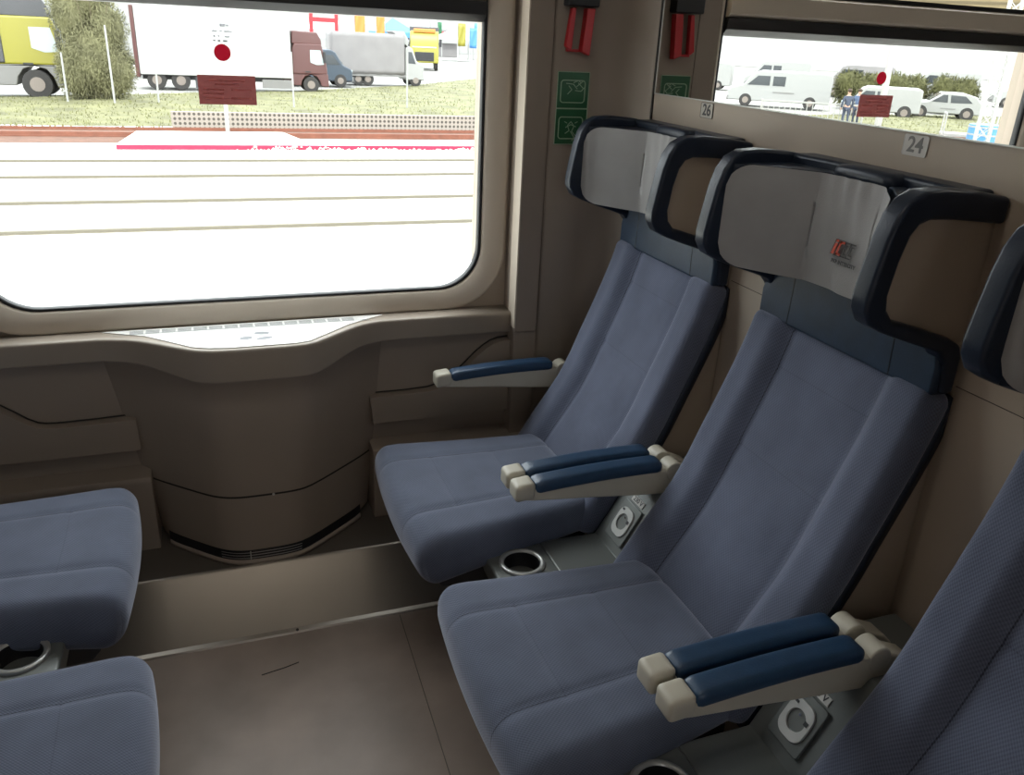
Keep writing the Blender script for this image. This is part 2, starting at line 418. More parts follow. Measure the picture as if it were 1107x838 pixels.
# ---- window_1 --------------------------------------------------
win = thing('window_1', 'x', 'x', (0, 0, 0)); del win['label']; del win['category']; struct(win)
Zb, Zt1 = 0.827, 1.569
inner = rrect(-0.545, 0.768, Zb, 2.0, 0.125, 0.03)
def lp(grow, y, rb, rt=0.03): 
    return [(p[0], y, p[1]) for p in rrect(-0.545-grow, 0.768+grow, Zb-grow*0.8, 2.0+grow*0.5, rb, rt)]
V, F = loft([lp(0.0, 2.372, .125), lp(0.0, 2.352, .125), lp(0.004, 2.348, .128), lp(0.010, 2.350, .13)])
mk('gasket', V, F, black, win, smooth=True)
V, F = loft([lp(0.009, 2.37, .13), lp(0.009, 2.349, .13), lp(0.016, 2.341, .135), lp(0.070, 2.328, .17), lp(0.080, 2.330, .18), lp(0.083, 2.36, .18)])
mk('window_frame', V, F, beige_lt, win, smooth=True)
mk('pane', [(-0.55, 2.36, 0.82), (0.775, 2.36, 0.82), (0.775, 2.36, 1.60), (-0.55, 2.36, 1.60)], [(0, 1, 2, 3)], glass_m, win)
mk('pane', [(-0.55, 2.41, 0.82), (0.775, 2.41, 0.82), (0.775, 2.41, 1.60), (-0.55, 2.41, 1.60)], [(0, 1, 2, 3)], glass_m, win)
mk('vent_pane', [(-0.55, 2.37, 1.67), (0.775, 2.37, 1.67), (0.775, 2.37, 2.01), (-0.55, 2.37, 2.01)], [(0, 1, 2, 3)], glass_m, win)
G().prism([(2.335, 1.588), (2.332, 1.620), (2.36, 1.625), (2.42, 1.625), (2.42, 1.569), (2.36, 1.569), (2.352, 1.575)], -0.548, 0.77, 'yz').build('blind_rail', black_bar, win, bevel=0.002)
G().prism([(2.345, 1.618), (2.325, 1.632), (2.322, 1.682), (2.345, 1.690), (2.41, 1.690), (2.41, 1.618)], -0.548, 0.77, 'yz').build('crossbar', beige_lt, win, bevel=0.003)
G().box((-0.548, 2.34, 1.690), (0.77, 2.40, 1.702)).build('gasket', black, win)

# ---- sticker plate and red dot on the outer pane ---------------
t = thing('window_notice', 'dark red notice plate of small print on the window', 'sign', (0.088, 2.405, 1.374))
G().add([(-0.0715, 0, -0.036), (0.0715, 0, -0.036), (0.0715, 0, 0.036), (-0.0715, 0, 0.036)], [(0, 1, 2, 3)]).build('plate', sign_m, t)
g = G()
for k, (a, b) in enumerate(((-0.045, 0.045), (-0.03, 0.03), (-0.06, -0.008), (-0.06, -0.010), (0.010, 0.06), (-0.058, -0.01), (0.008, 0.06))):
    z = (0.023, 0.014, 0.001, -0.009, 0.001, -0.020, -0.020)[k]
    g.add([(a, -0.0008, z-0.0022), (b, -0.0008, z-0.0022), (b, -0.0008, z+0.0022), (a, -0.0008, z+0.0022)], [(0, 1, 2, 3)])
g.build('print', MATS['sign_print_dark'], t)
G().add([(0.083+0.0205*math.cos(R(a*10)), 2.405, 1.465+0.0205*math.sin(R(a*10))) for a in range(36)], [tuple(range(36))]).build('window_disc', dot_m)
tag(bpy.data.objects['window_disc'], 'round dark red marker dot on the window above the notice plate', 'marker')

# ---- heater cover under the window -----------------------------
ht = thing('heater_cover', 'beige bulging heater cover under the middle of the window', 'heater cover', (0, 0, 0))
topP = [(-0.29, 2.30), (-0.20, 2.262), (-0.06, 2.138), (-0.015, 2.122), (0.03, 2.117), (0.20, 2.117), (0.245, 2.128), (0.385, 2.262), (0.46, 2.30)]
botP = [(-0.195, 2.30), (-0.175, 2.245), (-0.05, 2.122), (-0.01, 2.097), (0.03, 2.086), (0.13, 2.086), (0.19, 2.098), (0.235, 2.122), (0.385, 2.245), ]
botP = botP[:-1] + [(0.365, 2.240), (0.405, 2.30)]
while len(botP) > len(topP): botP.pop(7)
def dens(P):
    out = []
    for a, b in zip(P, P[1:]):
        for k in range(4): out.append((a[0]+(b[0]-a[0])*k/4, a[1]+(b[1]-a[1])*k/4))
    out.append(P[-1]); return out
tD, bD = dens(topP), dens(botP)
for _ in range(2):
    for D in (tD, bD):
        D[1:-1] = [((D[i-1][0]+2*D[i][0]+D[i+1][0])/4, (D[i-1][1]+2*D[i][1]+D[i+1][1])/4) for i in range(1, len(D)-1)]
def hloop(z, grow=0.0):
    t = (z-0.15)/(0.70-0.15); t = max(0, min(1, t)); 
    return [(b[0]+(a[0]-b[0])*t, b[1]+(a[1]-b[1])*t - grow, z) for a, b in zip(tD, bD)]
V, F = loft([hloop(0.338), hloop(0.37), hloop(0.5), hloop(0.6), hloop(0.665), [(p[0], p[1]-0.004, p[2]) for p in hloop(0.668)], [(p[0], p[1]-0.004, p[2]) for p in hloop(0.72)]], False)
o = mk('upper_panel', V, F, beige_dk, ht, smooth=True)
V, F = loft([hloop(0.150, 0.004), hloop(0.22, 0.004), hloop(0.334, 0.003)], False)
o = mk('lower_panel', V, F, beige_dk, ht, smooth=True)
V, F = loft([[(p[0], p[1]+0.0015, p[2]) for p in hloop(0.331)], [(p[0], p[1]+0.0015, p[2]) for p in hloop(0.342)]], False)
mk('joint', V, F, dark_gap, ht, smooth=True)
# grille at the foot
sl = slice(3, -3)
V, F = loft([hloop(0.135, 0.006)[sl], hloop(0.135, 0.022)[sl], hloop(0.143, 0.022)[sl], hloop(0.147, 0.008)[sl]], False)
mk('grille_frame', V, F, beige_dk, ht, smooth=True)
V, F = loft([hloop(0.1455, 0.012)[sl], hloop(0.172, 0.0055)[sl]], False)
gr = mk('grille', V, F, black, ht, smooth=True)
for k in range(3):
    z = 0.151 + k*0.007; gw = 0.013 - k*0.0018
    V, F = loft([hloop(z, gw)[9:-9], hloop(z+0.0018, gw)[9:-9]], False)
    mk('grille_bar', V, F, silver, gr)
p0 = hloop(0.15, 0.015)[len(tD)//2]
G().box((p0[0]-0.0015, p0[1]-0.001, 0.150), (p0[0]+0.0015, p0[1]+0.006, 0.172)).build('grille_bar', silver, gr)
G().cyl((0.11, 2.094, 0.336), (0.11, 2.091, 0.336), 0.0035, n=12).build('screw', silver, ht)
# white vent top set into the sill
vp = [(-0.262, 2.325), (-0.235, 2.297), (-0.17, 2.268)]
top = [(-0.285, 2.318), (-0.175, 2.262), (-0.060, 2.150), (-0.02, 2.132), (0.03, 2.124), (0.195, 2.124), (0.235, 2.134), (0.36, 2.250), (0.47, 2.318)]
o = G().prism(top, 0.7600, 0.7645, 'xy').build('vent_top', white_v, ht, bevel=0.001)
g = G()
for k in range(15):
    x = -0.215 + k*0.04
    if abs(x-0.12) < 0.01: continue
    g.box((x, 2.284, 0.7646), (x+0.034, 2.287, 0.7652)); g.box((x, 2.293, 0.7646), (x+0.034, 2.296, 0.7652)); g.box((x, 2.302, 0.7646), (x+0.034, 2.305, 0.7652))
g.box((-0.255, 2.278, 0.7646), (0.42, 2.2795, 0.7651))
g.build('vent_slots', grey_mark, o)
for (cx, cy, rx, ry, a) in ((0.118, 2.222, 0.020, 0.011, -0.2), (0.075, 2.190, 0.017, 0.012, 0.3), (0.122, 2.180, 0.022, 0.010, 0.25)):
    pl = [(cx + rx*math.cos(t)*math.cos(a) - ry*math.sin(t)*math.sin(a), cy + rx*math.cos(t)*math.sin(a) + ry*math.sin(t)*math.cos(a)) for t in [2*math.pi*i/20 for i in range(20)]]
    G().prism(pl, 0.7640, 0.7650, 'xy').build('grey_mark', grey_mark, o)

# ---- raised rest panels on the lower side wall ------------------
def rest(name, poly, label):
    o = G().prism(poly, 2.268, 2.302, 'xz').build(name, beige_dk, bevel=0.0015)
    G().tube([(a, 2.2985, b+0.0035) for a, b in poly if b > 0.5 and abs(a) < 0.94], 0.0022, 6).build('painted_shadow', dark_gap, o)  # dark tube standing in for the shadow line above the panel edge
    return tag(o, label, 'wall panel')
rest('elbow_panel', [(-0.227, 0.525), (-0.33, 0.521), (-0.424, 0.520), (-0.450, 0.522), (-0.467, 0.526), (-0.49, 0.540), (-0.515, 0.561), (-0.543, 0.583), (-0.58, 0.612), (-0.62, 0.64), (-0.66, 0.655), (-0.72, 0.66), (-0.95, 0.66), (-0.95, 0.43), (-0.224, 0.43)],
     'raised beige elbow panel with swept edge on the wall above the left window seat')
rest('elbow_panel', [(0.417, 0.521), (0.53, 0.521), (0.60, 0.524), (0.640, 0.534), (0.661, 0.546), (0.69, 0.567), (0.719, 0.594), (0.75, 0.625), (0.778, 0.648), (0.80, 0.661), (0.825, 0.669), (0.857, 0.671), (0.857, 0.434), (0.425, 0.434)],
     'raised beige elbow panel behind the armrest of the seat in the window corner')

# ---- mirror -----------------------------------------------------
t = thing('wall_mirror', 'long wall mirror above the right row of seats', 'mirror', (XW, 1.2, 1.417))
G().box((-0.004, -0.98, 0.0), (0.0, 0.850, 0.62)).build('mirror_glass', mirror_m, t)
g = G().box((-0.0052, -0.981, -0.0025), (0.0, 0.851, 0.0)); g.box((-0.0052, 0.850, -0.0025), (0, 0.8525, 0.62))
g.build('mirror_edge', silver, t)

# ---- seat number plates ----------------------------------------
def number_plate(num, y, w, h, m, label):
    t = thing('seat_number_plate', label, 'number plate', (XW, y, 1.394), 0, None)
    g = G().prism([(p[0], p[1]) for p in rrect(-w/2, w/2, -h/2, h/2, 0.004, 0.004, 5)], -0.0016, 0.0, 'yz')
    g.build('plate', m, t)
    mt = Matrix.Translation((-0.0018, 0, 0)) @ Matrix.Rotation(R(-90), 4, 'Z') @ Matrix.Rotation(R(90), 4, 'X')
    text_mesh('digits', num, 0.036, ink if m is plate_m else MATS['paint_grey'], t, mt, 0.0003, bold=0.0006)
    e = [(p[0], p[1]) for p in rrect(-w/2, w/2, -h/2, h/2, 0.004, 0.004, 5)]
    g = G().tube([(-0.0016, a, b) for a, b in e + [e[0]]], 0.0006, 4)
    g.build('outline', ink if m is plate_m else white_p, t)
    return t
number_plate('26', 1.797, 0.052, 0.034, plate_m, 'seat number plate 26 under the mirror near the window corner')
number_plate('24', 1.140, 0.054, 0.034, white_p, 'seat number plate 24 under the mirror above the middle seat')

# ---- emergency hammer holder -----------------------------------
t = thing('emergency_hammer', 'red emergency hammer holder on the corner panel above the green stickers', 'hammer', (0.99, 2.226, 1.50))
mk_ = G().prism([(-0.038, 0.02), (-0.028, 0.012), (-0.020, 0.012), (-0.014, 0.115), (-0.026, 0.115)], -0.022, -0.004, 'xz'); mk_.build('holder_bar', red_m, t, bevel=0.002)
G().prism([(0.006, 0.008), (0.030, -0.002), (0.038, 0.115), (0.014, 0.115)], -0.030, -0.004, 'xz').build('holder_bar', red_m, t, bevel=0.002)
G().box((-0.030, -0.012, 0.006), (0.012, 0.0, 0.013)).build('crosspiece', red_m, t, bevel=0.001)
G().box((-0.045, -0.04, 0.118), (0.045, 0.0, 0.16)).build('hammer_head', black, t, bevel=0.004)
G().box((-0.02, -0.028, 0.16), (0.02, 0.0, 0.30)).build('handle', red_m, t, bevel=0.004)

# ---- green escape stickers -------------------------------------
t = thing('escape_sticker', 'green pair of escape pictograms on the corner panel below the red hammer', 'sticker', (0.99, 2.2255, 1.265))
for k in range(2):
    z0 = 0.0 + k*0.0965
    sgn = G().box((-0.046, -0.0025, z0), (0.046, 0.002, z0+0.0925)).build('panel', green, t)
    e = rrect(-0.0475, 0.0475, z0-0.0012, z0+0.0937, 0.001, 0.001, 1)
    G().tube([(a, -0.0026, b) for a, b in e + [e[0]]], 0.0011, 4).build('border', green_line, sgn)
    e = rrect(-0.037, 0.035, z0+0.014, z0+0.072, 0.008, 0.008, 5)
    g = G().tube([(a, -0.0026, b) for a, b in e + [e[0]]], 0.0019, 4)
    def ln(*p, r=0.0014): g.tube([(a, -0.0026, z0+b) for a, b in p], r, 4)
    if k == 1:
        ln((-0.022, 0.064), (0.0, 0.062), (0.012, 0.050)); ln((-0.014, 0.058), (-0.004, 0.048), (-0.016, 0.036)); ln((0.0, 0.066), (0.014, 0.072), (0.022, 0.066))
        ln((0.010, 0.056), (0.030, 0.072)); ln((0.014, 0.066), (0.030, 0.052)); ln((0.006, 0.046), (0.024, 0.044), (0.034, 0.054))
    else:
        ln((0.0, 0.060), (-0.010, 0.050), (-0.004, 0.036), (-0.016, 0.028)); ln((0.0, 0.060), (0.010, 0.048), (0.004, 0.034), (0.016, 0.022))
        ln((-0.016, 0.044), (0.0, 0.052), (0.016, 0.046)); ln((0.0, 0.034), (0.012, 0.018), (0.006, 0.008)); ln((-0.020, 0.060), (-0.012, 0.056)); ln((0.020, 0.060), (0.012, 0.056))
    g.build('pictogram', green_line, sgn)

# ================================================================ SEATS
PROF = [(0.350, 0.400), (0.318, 0.452), (0.285, 0.505), (0.245, 0.565), (0.207, 0.625), (0.176, 0.690), (0.150, 0.757), (0.130, 0.805), (0.111, 0.852), (0.092, 0.900), (0.076, 0.945), (0.063, 0.985), (0.052, 1.028)]
LEN = [0]
for a, b in zip(PROF, PROF[1:]): LEN.append(LEN[-1] + math.hypot(b[0]-a[0], b[1]-a[1]))
LT = LEN[-1]
def prof(s):
    s = max(0, min(LT, s))
    for i in range(len(LEN)-1):
        if s <= LEN[i+1] + 1e-9:
            t = (s-LEN[i])/(LEN[i+1]-LEN[i]); 
            def tg(k):
                k0, k1 = max(0, k-1), min(len(PROF)-1, k+1)
                d = Vector((PROF[k1][0]-PROF[k0][0], PROF[k1][1]-PROF[k0][1])); return d.normalized()
            T = (tg(i)*(1-t) + tg(i+1)*t).normalized()
            p = Vector(PROF[i])*(1-t) + Vector(PROF[i+1])*t
            return p, Vector((T.y, -T.x))       # normal pointing forward (+x)
def gro(d, w): return math.exp(-(d/w)**2)

def cushion_part(root, sg):
    """sg: which side the cushion front leans to (the left row is the mirror image of the right row)"""
    L0, L1 = 0.285, 0.788
    def fc(x, y, z):
        lx = (L0+L1)/2 + x; u = (lx-L0)/(L1-L0); uc = max(0, min(1, u))
        yy = y*(0.212+(0.062 if sg > 0 else 0.040)*uc)/0.2425 + sg*(0.016+0.036*uc)
        yn = y
        top = max(0.0, z/0.06)
        zz = 0.418 + (z if z > 0 else z*(0.45+0.65*uc))
        if z > 0:
            zz += 0.012*(1-(yn/0.25)**2) - 0.005 + 0.014*uc*uc*top - 0.010*top*max(0, (uc-0.86)/0.14)**1.5
            zz -= 0.0042*gro(abs(yn)-0.122, 0.009)*top
            if abs(yn) < 0.122:
                zz -= 0.0022*gro(lx-0.645, 0.007)*top + 0.0022*gro(lx-0.47, 0.007)*top
        lx2 = lx - 0.020*(yn/0.25)**2*uc
        if z < 0 and u > 0.4: lx2 -= 0.03*(-z/0.06)*(u-0.4)
        return (lx2, yy, zz)
    W = []; V, F = rbox((L1-L0, 0.485, 0.118), 0.040, (56, 56, 14), fc, 'z', W)
    o = mk('seat_cushion', V, F, fab_seat, root, smooth=True); set_weave(o, W)
    return o

def make_seat():
    root = thing('train_seat', 'x', 'seat', (0, 0, 0), 0, 'blue fabric seats of the compartment')
    # --- cushion
    cushion_part(root, 1)
    # --- backrest
    def fb(x, y, z):
        s = z + LT/2; p, nrm = prof(s)
        off = x
        if x > 0:
            ay = abs(y)
            off += 0.026*(lambda q: q*q*(3-2*q))(max(0, min(1, (ay-0.118)/0.055))) - 0.018
            off -= 0.004*gro(ay-0.13, 0.009)
            off += 0.010*math.exp(-((s-0.20)/0.14)**2)*(1-min(1, ay/0.13)**2)
            if ay < 0.13: off -= 0.004*gro(s-0.42, 0.009) + 0.003*gro(s-0.60, 0.008)
        off -= 0.026
        return (p.x + nrm.x*off, y, p.y + nrm.y*off)
    W = []; V, F = rbox((0.062, 0.490, LT), 0.024, (8, 54, 66), fb, 'x', W)
    set_weave(mk('backrest_cushion', V, F, fab_back, root, smooth=True), W)
    # --- dark rim behind the cushion
    loops = []
    for k in range(31):
        s = LT*k/30; p, n = prof(s)
        a = p - n*0.046; b = p - n*0.072; a.x = max(a.x, .012); b.x = max(b.x, .004)
        loops.append([(a.x, -0.238, a.y), (a.x, 0.238, a.y), (a.x, 0.2435, (a.y*2+b.y)/3), (b.x, 0.240, b.y), (b.x, -0.240, b.y), (a.x, -0.2435, (a.y*2+b.y)/3)])
    V, F = loft(loops); F += [(0,1,2,3,4,5), tuple(range(len(V)-6, len(V)))]
    mk('back_rim', V, F, leather, root, smooth=True)
    # --- shell
    sh = [(0.0, 0.30)] 
    low = []
    for k in range(0, 25):
        p, n = prof(LT*k/24); q = p - n*0.068
        low.append((max(0.012, q.x), q.y))
    sh = [(0.0, 0.24), (0.30, 0.24), (0.30, 0.34)] + low + [(0.02, 1.09), (0.0, 1.10)]
    G().prism(sh, -0.228, 0.228, 'xz').build('shell', beige, root, bevel=0.004)
    wing_fill = [(0.0, 1.06), (0.03, 1.07), (0.05, 1.108), (0.12, 1.13), (0.19, 1.16), (0.205, 1.20), (0.19, 1.30), (0.15, 1.33), (0.0, 1.33)]
    for s in (-1, 1):
        a, b = sorted((s*0.214, s*0.226))
        G().prism(wing_fill, a, b, 'xz').build('wing_shell', beige, root)
    # --- neck leather
    NP = [(-.238, 1.016), (.238, 1.016), (.238, 1.070), (.232, 1.088), (.218, 1.102), (.205, 1.108), (.205, 1.20), (-.205, 1.20), (-.205, 1.108), (-.218, 1.102), (-.232, 1.088), (-.238, 1.070)]
    G().prism(NP, 0.010, 0.056, 'yz').build('neck_panel', leather_blue, root, bevel=0.007, segs=3)
    for s in (-1, 1):
        G().tube([(0.0558, s*0.142, 1.020), (0.0558, s*0.140, 1.06), (0.0558, s*0.138, 1.14)], 0.0012, 5).build('neck_seam', black, root)
    # --- winged headrest frame
    Cp = [(0.0, 1.343), (0.06, 1.352), (0.13, 1.357), (0.170, 1.354), (0.195, 1.341), (0.211, 1.318), (0.221, 1.285), (0.230, 1.235), (0.236, 1.198), (0.235, 1.176), (0.222, 1.154), (0.195, 1.140), (0.15, 1.124), (0.10, 1.108), (0.066, 1.096), (0.048, 1.076), (0.042, 1.02),
          (0.014, 1.02), (0.014, 1.085), (0.022, 1.106), (0.05, 1.120), (0.10, 1.136), (0.15, 1.151), (0.178, 1.159), (0.193, 1.177), (0.197, 1.200), (0.190, 1.25), (0.180, 1.288), (0.168, 1.305), (0.15, 1.312), (0.10, 1.311), (0.0, 1.302)]
    for s in (-1, 1):
        a, b = sorted((s*0.205, s*0.245))
        G().prism(Cp, a, b, 'xz').build('headrest_wing', leather, root, bevel=0.008, segs=3)
    # top bar joining the wings, with its soft roll
    U = [(0.0, -0.215), (0.0, 0.215), (0.06, 0.215), (0.05, 0.12), (0.045, 0.0), (0.05, -0.12), (0.06, -0.215)]
    G().prism(U, 1.315, 1.350, 'xy').build('headrest_top', leather, root, bevel=0.008, segs=3)
    # pad behind the cover
    half = [(0.205, 0.206), (0.190, 0.200), (0.172, 0.186), (0.150, 0.160), (0.120, 0.122), (0.093, 0.090), (0.083, 0.078), (0.079, 0.055), (0.077, 0.0)]
    path = half + [(a, -b) for a, b in half[-2::-1]]
    Pd = [(0.02, -0.207), (0.02, 0.207)] + [(max(0.03, a-0.010), b) for a, b in path]
    G().prism(Pd, 1.138, 1.332, 'xy').build('head_pad', leather, root, bevel=0.012, segs=3)
    V, F = rbox((0.055, 0.15, 0.030), 0.014, (6, 14, 4), lambda x, y, z: (0.046+x+0.004*(1-(y/0.075)**2), y, 1.334+z+0.004*(1-(y/0.075)**2)))
    mk('pad_roll', V, F, leather, root, smooth=True)
    # fabric head cover, fine folds in the middle
    dense = []
    for a, b in zip(path, path[1:]):
        k = max(1, int(math.hypot(b[0]-a[0], b[1]-a[1])/0.006))
        for i in range(k): dense.append((a[0]+(b[0]-a[0])*i/k, a[1]+(b[1]-a[1])*i/k))
    dense.append(path[-1])
    for _ in range(2):
        dense[1:-1] = [((dense[i-1][0]+2*dense[i][0]+dense[i+1][0])/4, (dense[i-1][1]+2*dense[i][1]+dense[i+1][1])/4) for i in range(1, len(dense)-1)]
    N = len(dense); loops = []
    tot = [0]
    for a, b in zip(dense, dense[1:]): tot.append(tot[-1]+math.hypot(b[0]-a[0], b[1]-a[1]))
    rnd = random.Random(3)
    for i, (a, b) in enumerate(dense):
        e = min(tot[i], tot[-1]-tot[i]); r = 0.05
        c = r - math.sqrt(max(0, r*r-(r-min(e, r))**2)) if e < r else 0
        zt, zb_ = 1.332 - c*0.9, 1.136 + c*0.95 - 0.006*math.cos(b/0.2*1.4)
        col = []
        for j in range(25):
            v = j/24; z = zb_ + (zt-zb_)*v
            cen = max(0, 1-abs(b)/0.075)
            wr = 0.0030*cen*(1.2*math.sin(b*170+v*4)*v**3 + 0.6*math.sin(b*70+7*v) + 0.5*math.sin(b*60-5*v)*(1-v)) + 0.001*math.sin(v*9+b*30)
            bulge = 0.006*math.sin(math.pi*v)
            # outward direction: towards the front for the middle, inward for the wings
            nx, ny = (1.0, 0.0) if abs(b) < 0.08 else (0.45, -0.9*math.copysign(1, b))
            k = 0.004 + bulge + wr
            if e < 0.012: k *= e/0.012
            col.append((a + nx*k, b + ny*k, z))
        loops.append(col)
    V, F = loft(loops, False)
    hc = mk('head_cover', V, F, cover_grey, root, smooth=True)
    # --- base under the cushion
    G().prism([(0.06, 0.30), (0.30, 0.350), (0.50, 0.330), (0.66, 0.30), (0.70, 0.285), (0.680, 0.262), (0.45, 0.245), (0.06, 0.24)], -0.185, 0.185, 'xz').build('seat_pan', grey_d, root, bevel=0.004)
    G().prism([(0.05, 0.0), (0.42, 0.0), (0.40, 0.28), (0.05, 0.26)], -0.16, 0.16, 'xz').build('pedestal', grey_d, root, bevel=0.006)
    for s in (-1, 1):
        y = s*0.300
        arm = G().prism([(0.020, 0.014), (-0.03, 0.010), (-0.075, -0.010), (-0.10, -0.035), (-0.10, -0.075), (-0.03, -0.060), (0.02, -0.050), (0.09, -0.044), (0.20, -0.032), (0.345, -0.018), (0.385, -0.012), (0.385, 0.006), (0.34, 0.012)], y-0.021, y+0.021, 'xz').build('armrest', tip_beige, root, bevel=0.005, segs=3)
        arm.location = (0.184, 0, 0.615)
        V, F = rbox((0.315, 0.049, 0.030), 0.011, (24, 8, 6), lambda x, v, z: (0.188+x, y+v, 0.022+z - 0.010*((x+0.157)/0.315)**2 + 0.002*math.sin((x+.157)/0.315*math.pi)))
        mk('armrest_pad', V, F, pad_blue, arm, smooth=True)
        V, F = rbox((0.046, 0.050, 0.040), 0.009, (8, 8, 8), lambda x, v, z: (0.368+x, y+v, 0.006+z-0.10*x))
        mk('armrest_tip', V, F, tip_beige, arm, smooth=True)
        g = G().cyl((-0.004, -0.022, 0.004), (-0.004, 0.022, 0.004), 0.024, n=24)
        g.v = [(a, b+y, c) for a, b, c in g.v]; g.build('armrest_hinge', tip_beige, arm, bevel=0.004, segs=3)
    return root

def logo(parent):
    """small red and grey slanted mark with its line of text, printed on the middle of the head cover"""
    mt = Matrix.Translation((0.0925, 0.015, 1.212)) @ Matrix.Rotation(R(90), 4, 'Z') @ Matrix.Rotation(R(90), 4, 'X') @ Matrix.Scale(1.15, 4)
    def strip(name, polys, m):
        g = G()
        for P in polys: g.prism(P, 0, 0.0006, 'xy')
        o = g.build(name, m, parent); o.data.transform(mt); return o
    sh = 0.35
    def q(x, y): return (x + sh*y, y)
    def bar(x0, y0, x1, y1): return [q(x0, y0), q(x1, y0), q(x1, y1), q(x0, y1)]
    w = 0.0030
    strip('logo', [bar(-0.021, -0.011, -0.015, 0.007), bar(-0.021, 0.009, -0.015, 0.013)], logo_red)
    strip('logo', [bar(-0.012, -0.011, -0.0075, 0.012), bar(-0.012, 0.0085, -0.001, 0.012), bar(-0.012, -0.011, -0.001, -0.0075)], logo_red)
    def outl(x, y0, y1, ww): return [bar(x, y0, x+w*0.7, y1), bar(x, y1-w*0.7, x+ww, y1), bar(x, y0, x+ww, y0+w*0.7), bar(x+0.0045, y0+0.005, x+0.0052+w*0.3, y1-0.005), bar(x+0.0045, y1-0.0065, x+ww, y1-0.005), bar(x+0.0045, y0+0.005, x+ww, y0+0.0065)]
    strip('logo', outl(-0.0005, -0.012, 0.013, 0.010), ink)
    strip('logo', outl(0.011, -0.012, 0.013, 0.011), ink)
    strip('logo', [bar(-0.0145, -0.0125, -0.0135, 0.013), bar(-0.0225, -0.0125, -0.0215, 0.013), bar(-0.022, 0.0128, -0.0005, 0.0138), bar(-0.0125, -0.0128, -0.001, -0.0118)], ink)
    mt2 = mt @ Matrix.Translation((0.006, -0.021, 0.0003))
    text_mesh('logo_text', 'PKP INTERCITY', 0.0078, ink, parent, mt2, 0.0002, bold=0.00045)

proto = make_seat()
seats = [
  (XW, 1.175, R(180), 'middle seat of the right row, below number 24, printed head cover', True, False),
  (XW, 1.835, R(180), 'blue seat in the window corner on the right, below number 26', False, False),
  (XW, 0.515, R(180), 'nearest seat of the right row, cut off by the right edge', False, False),
  (XL+0.008, 1.795, 0.0, 'window seat of the left row, only its cushion in the photo', False, True),
  (XL+0.062, 1.155, 0.0, 'front seat of the left row, cushion in the bottom left corner', False, True)]
for i, (x, y, rz, lab, lg, up) in enumerate(seats):
    o = proto if i == 0 else copy_tree(proto)
    o.location = (x, y, 0); o.rotation_euler = (0, 0, rz); o['label'] = lab
    if up:
        old = [c for c in bpy.data.objects if c.parent == o and c.name.startswith('seat_cushion')][0]
        if up is True and 'left_cushion' not in MATS:
            MATS['left_cushion'] = cushion_part(o, -1).data; new = [c for c in bpy.data.objects if c.data == MATS['left_cushion']][0]; bpy.data.objects.remove(new)
        old.data = MATS['left_cushion']
        for ch in [c for c in bpy.data.objects if c.parent == o and c.name.startswith('armrest')]:
            ch.rotation_euler = (0, R(-78), 0); ch.location.x = 0.17
hc = [c for c in bpy.data.objects if c.parent == proto and c.name.startswith('head_cover')][0]
logo(hc)

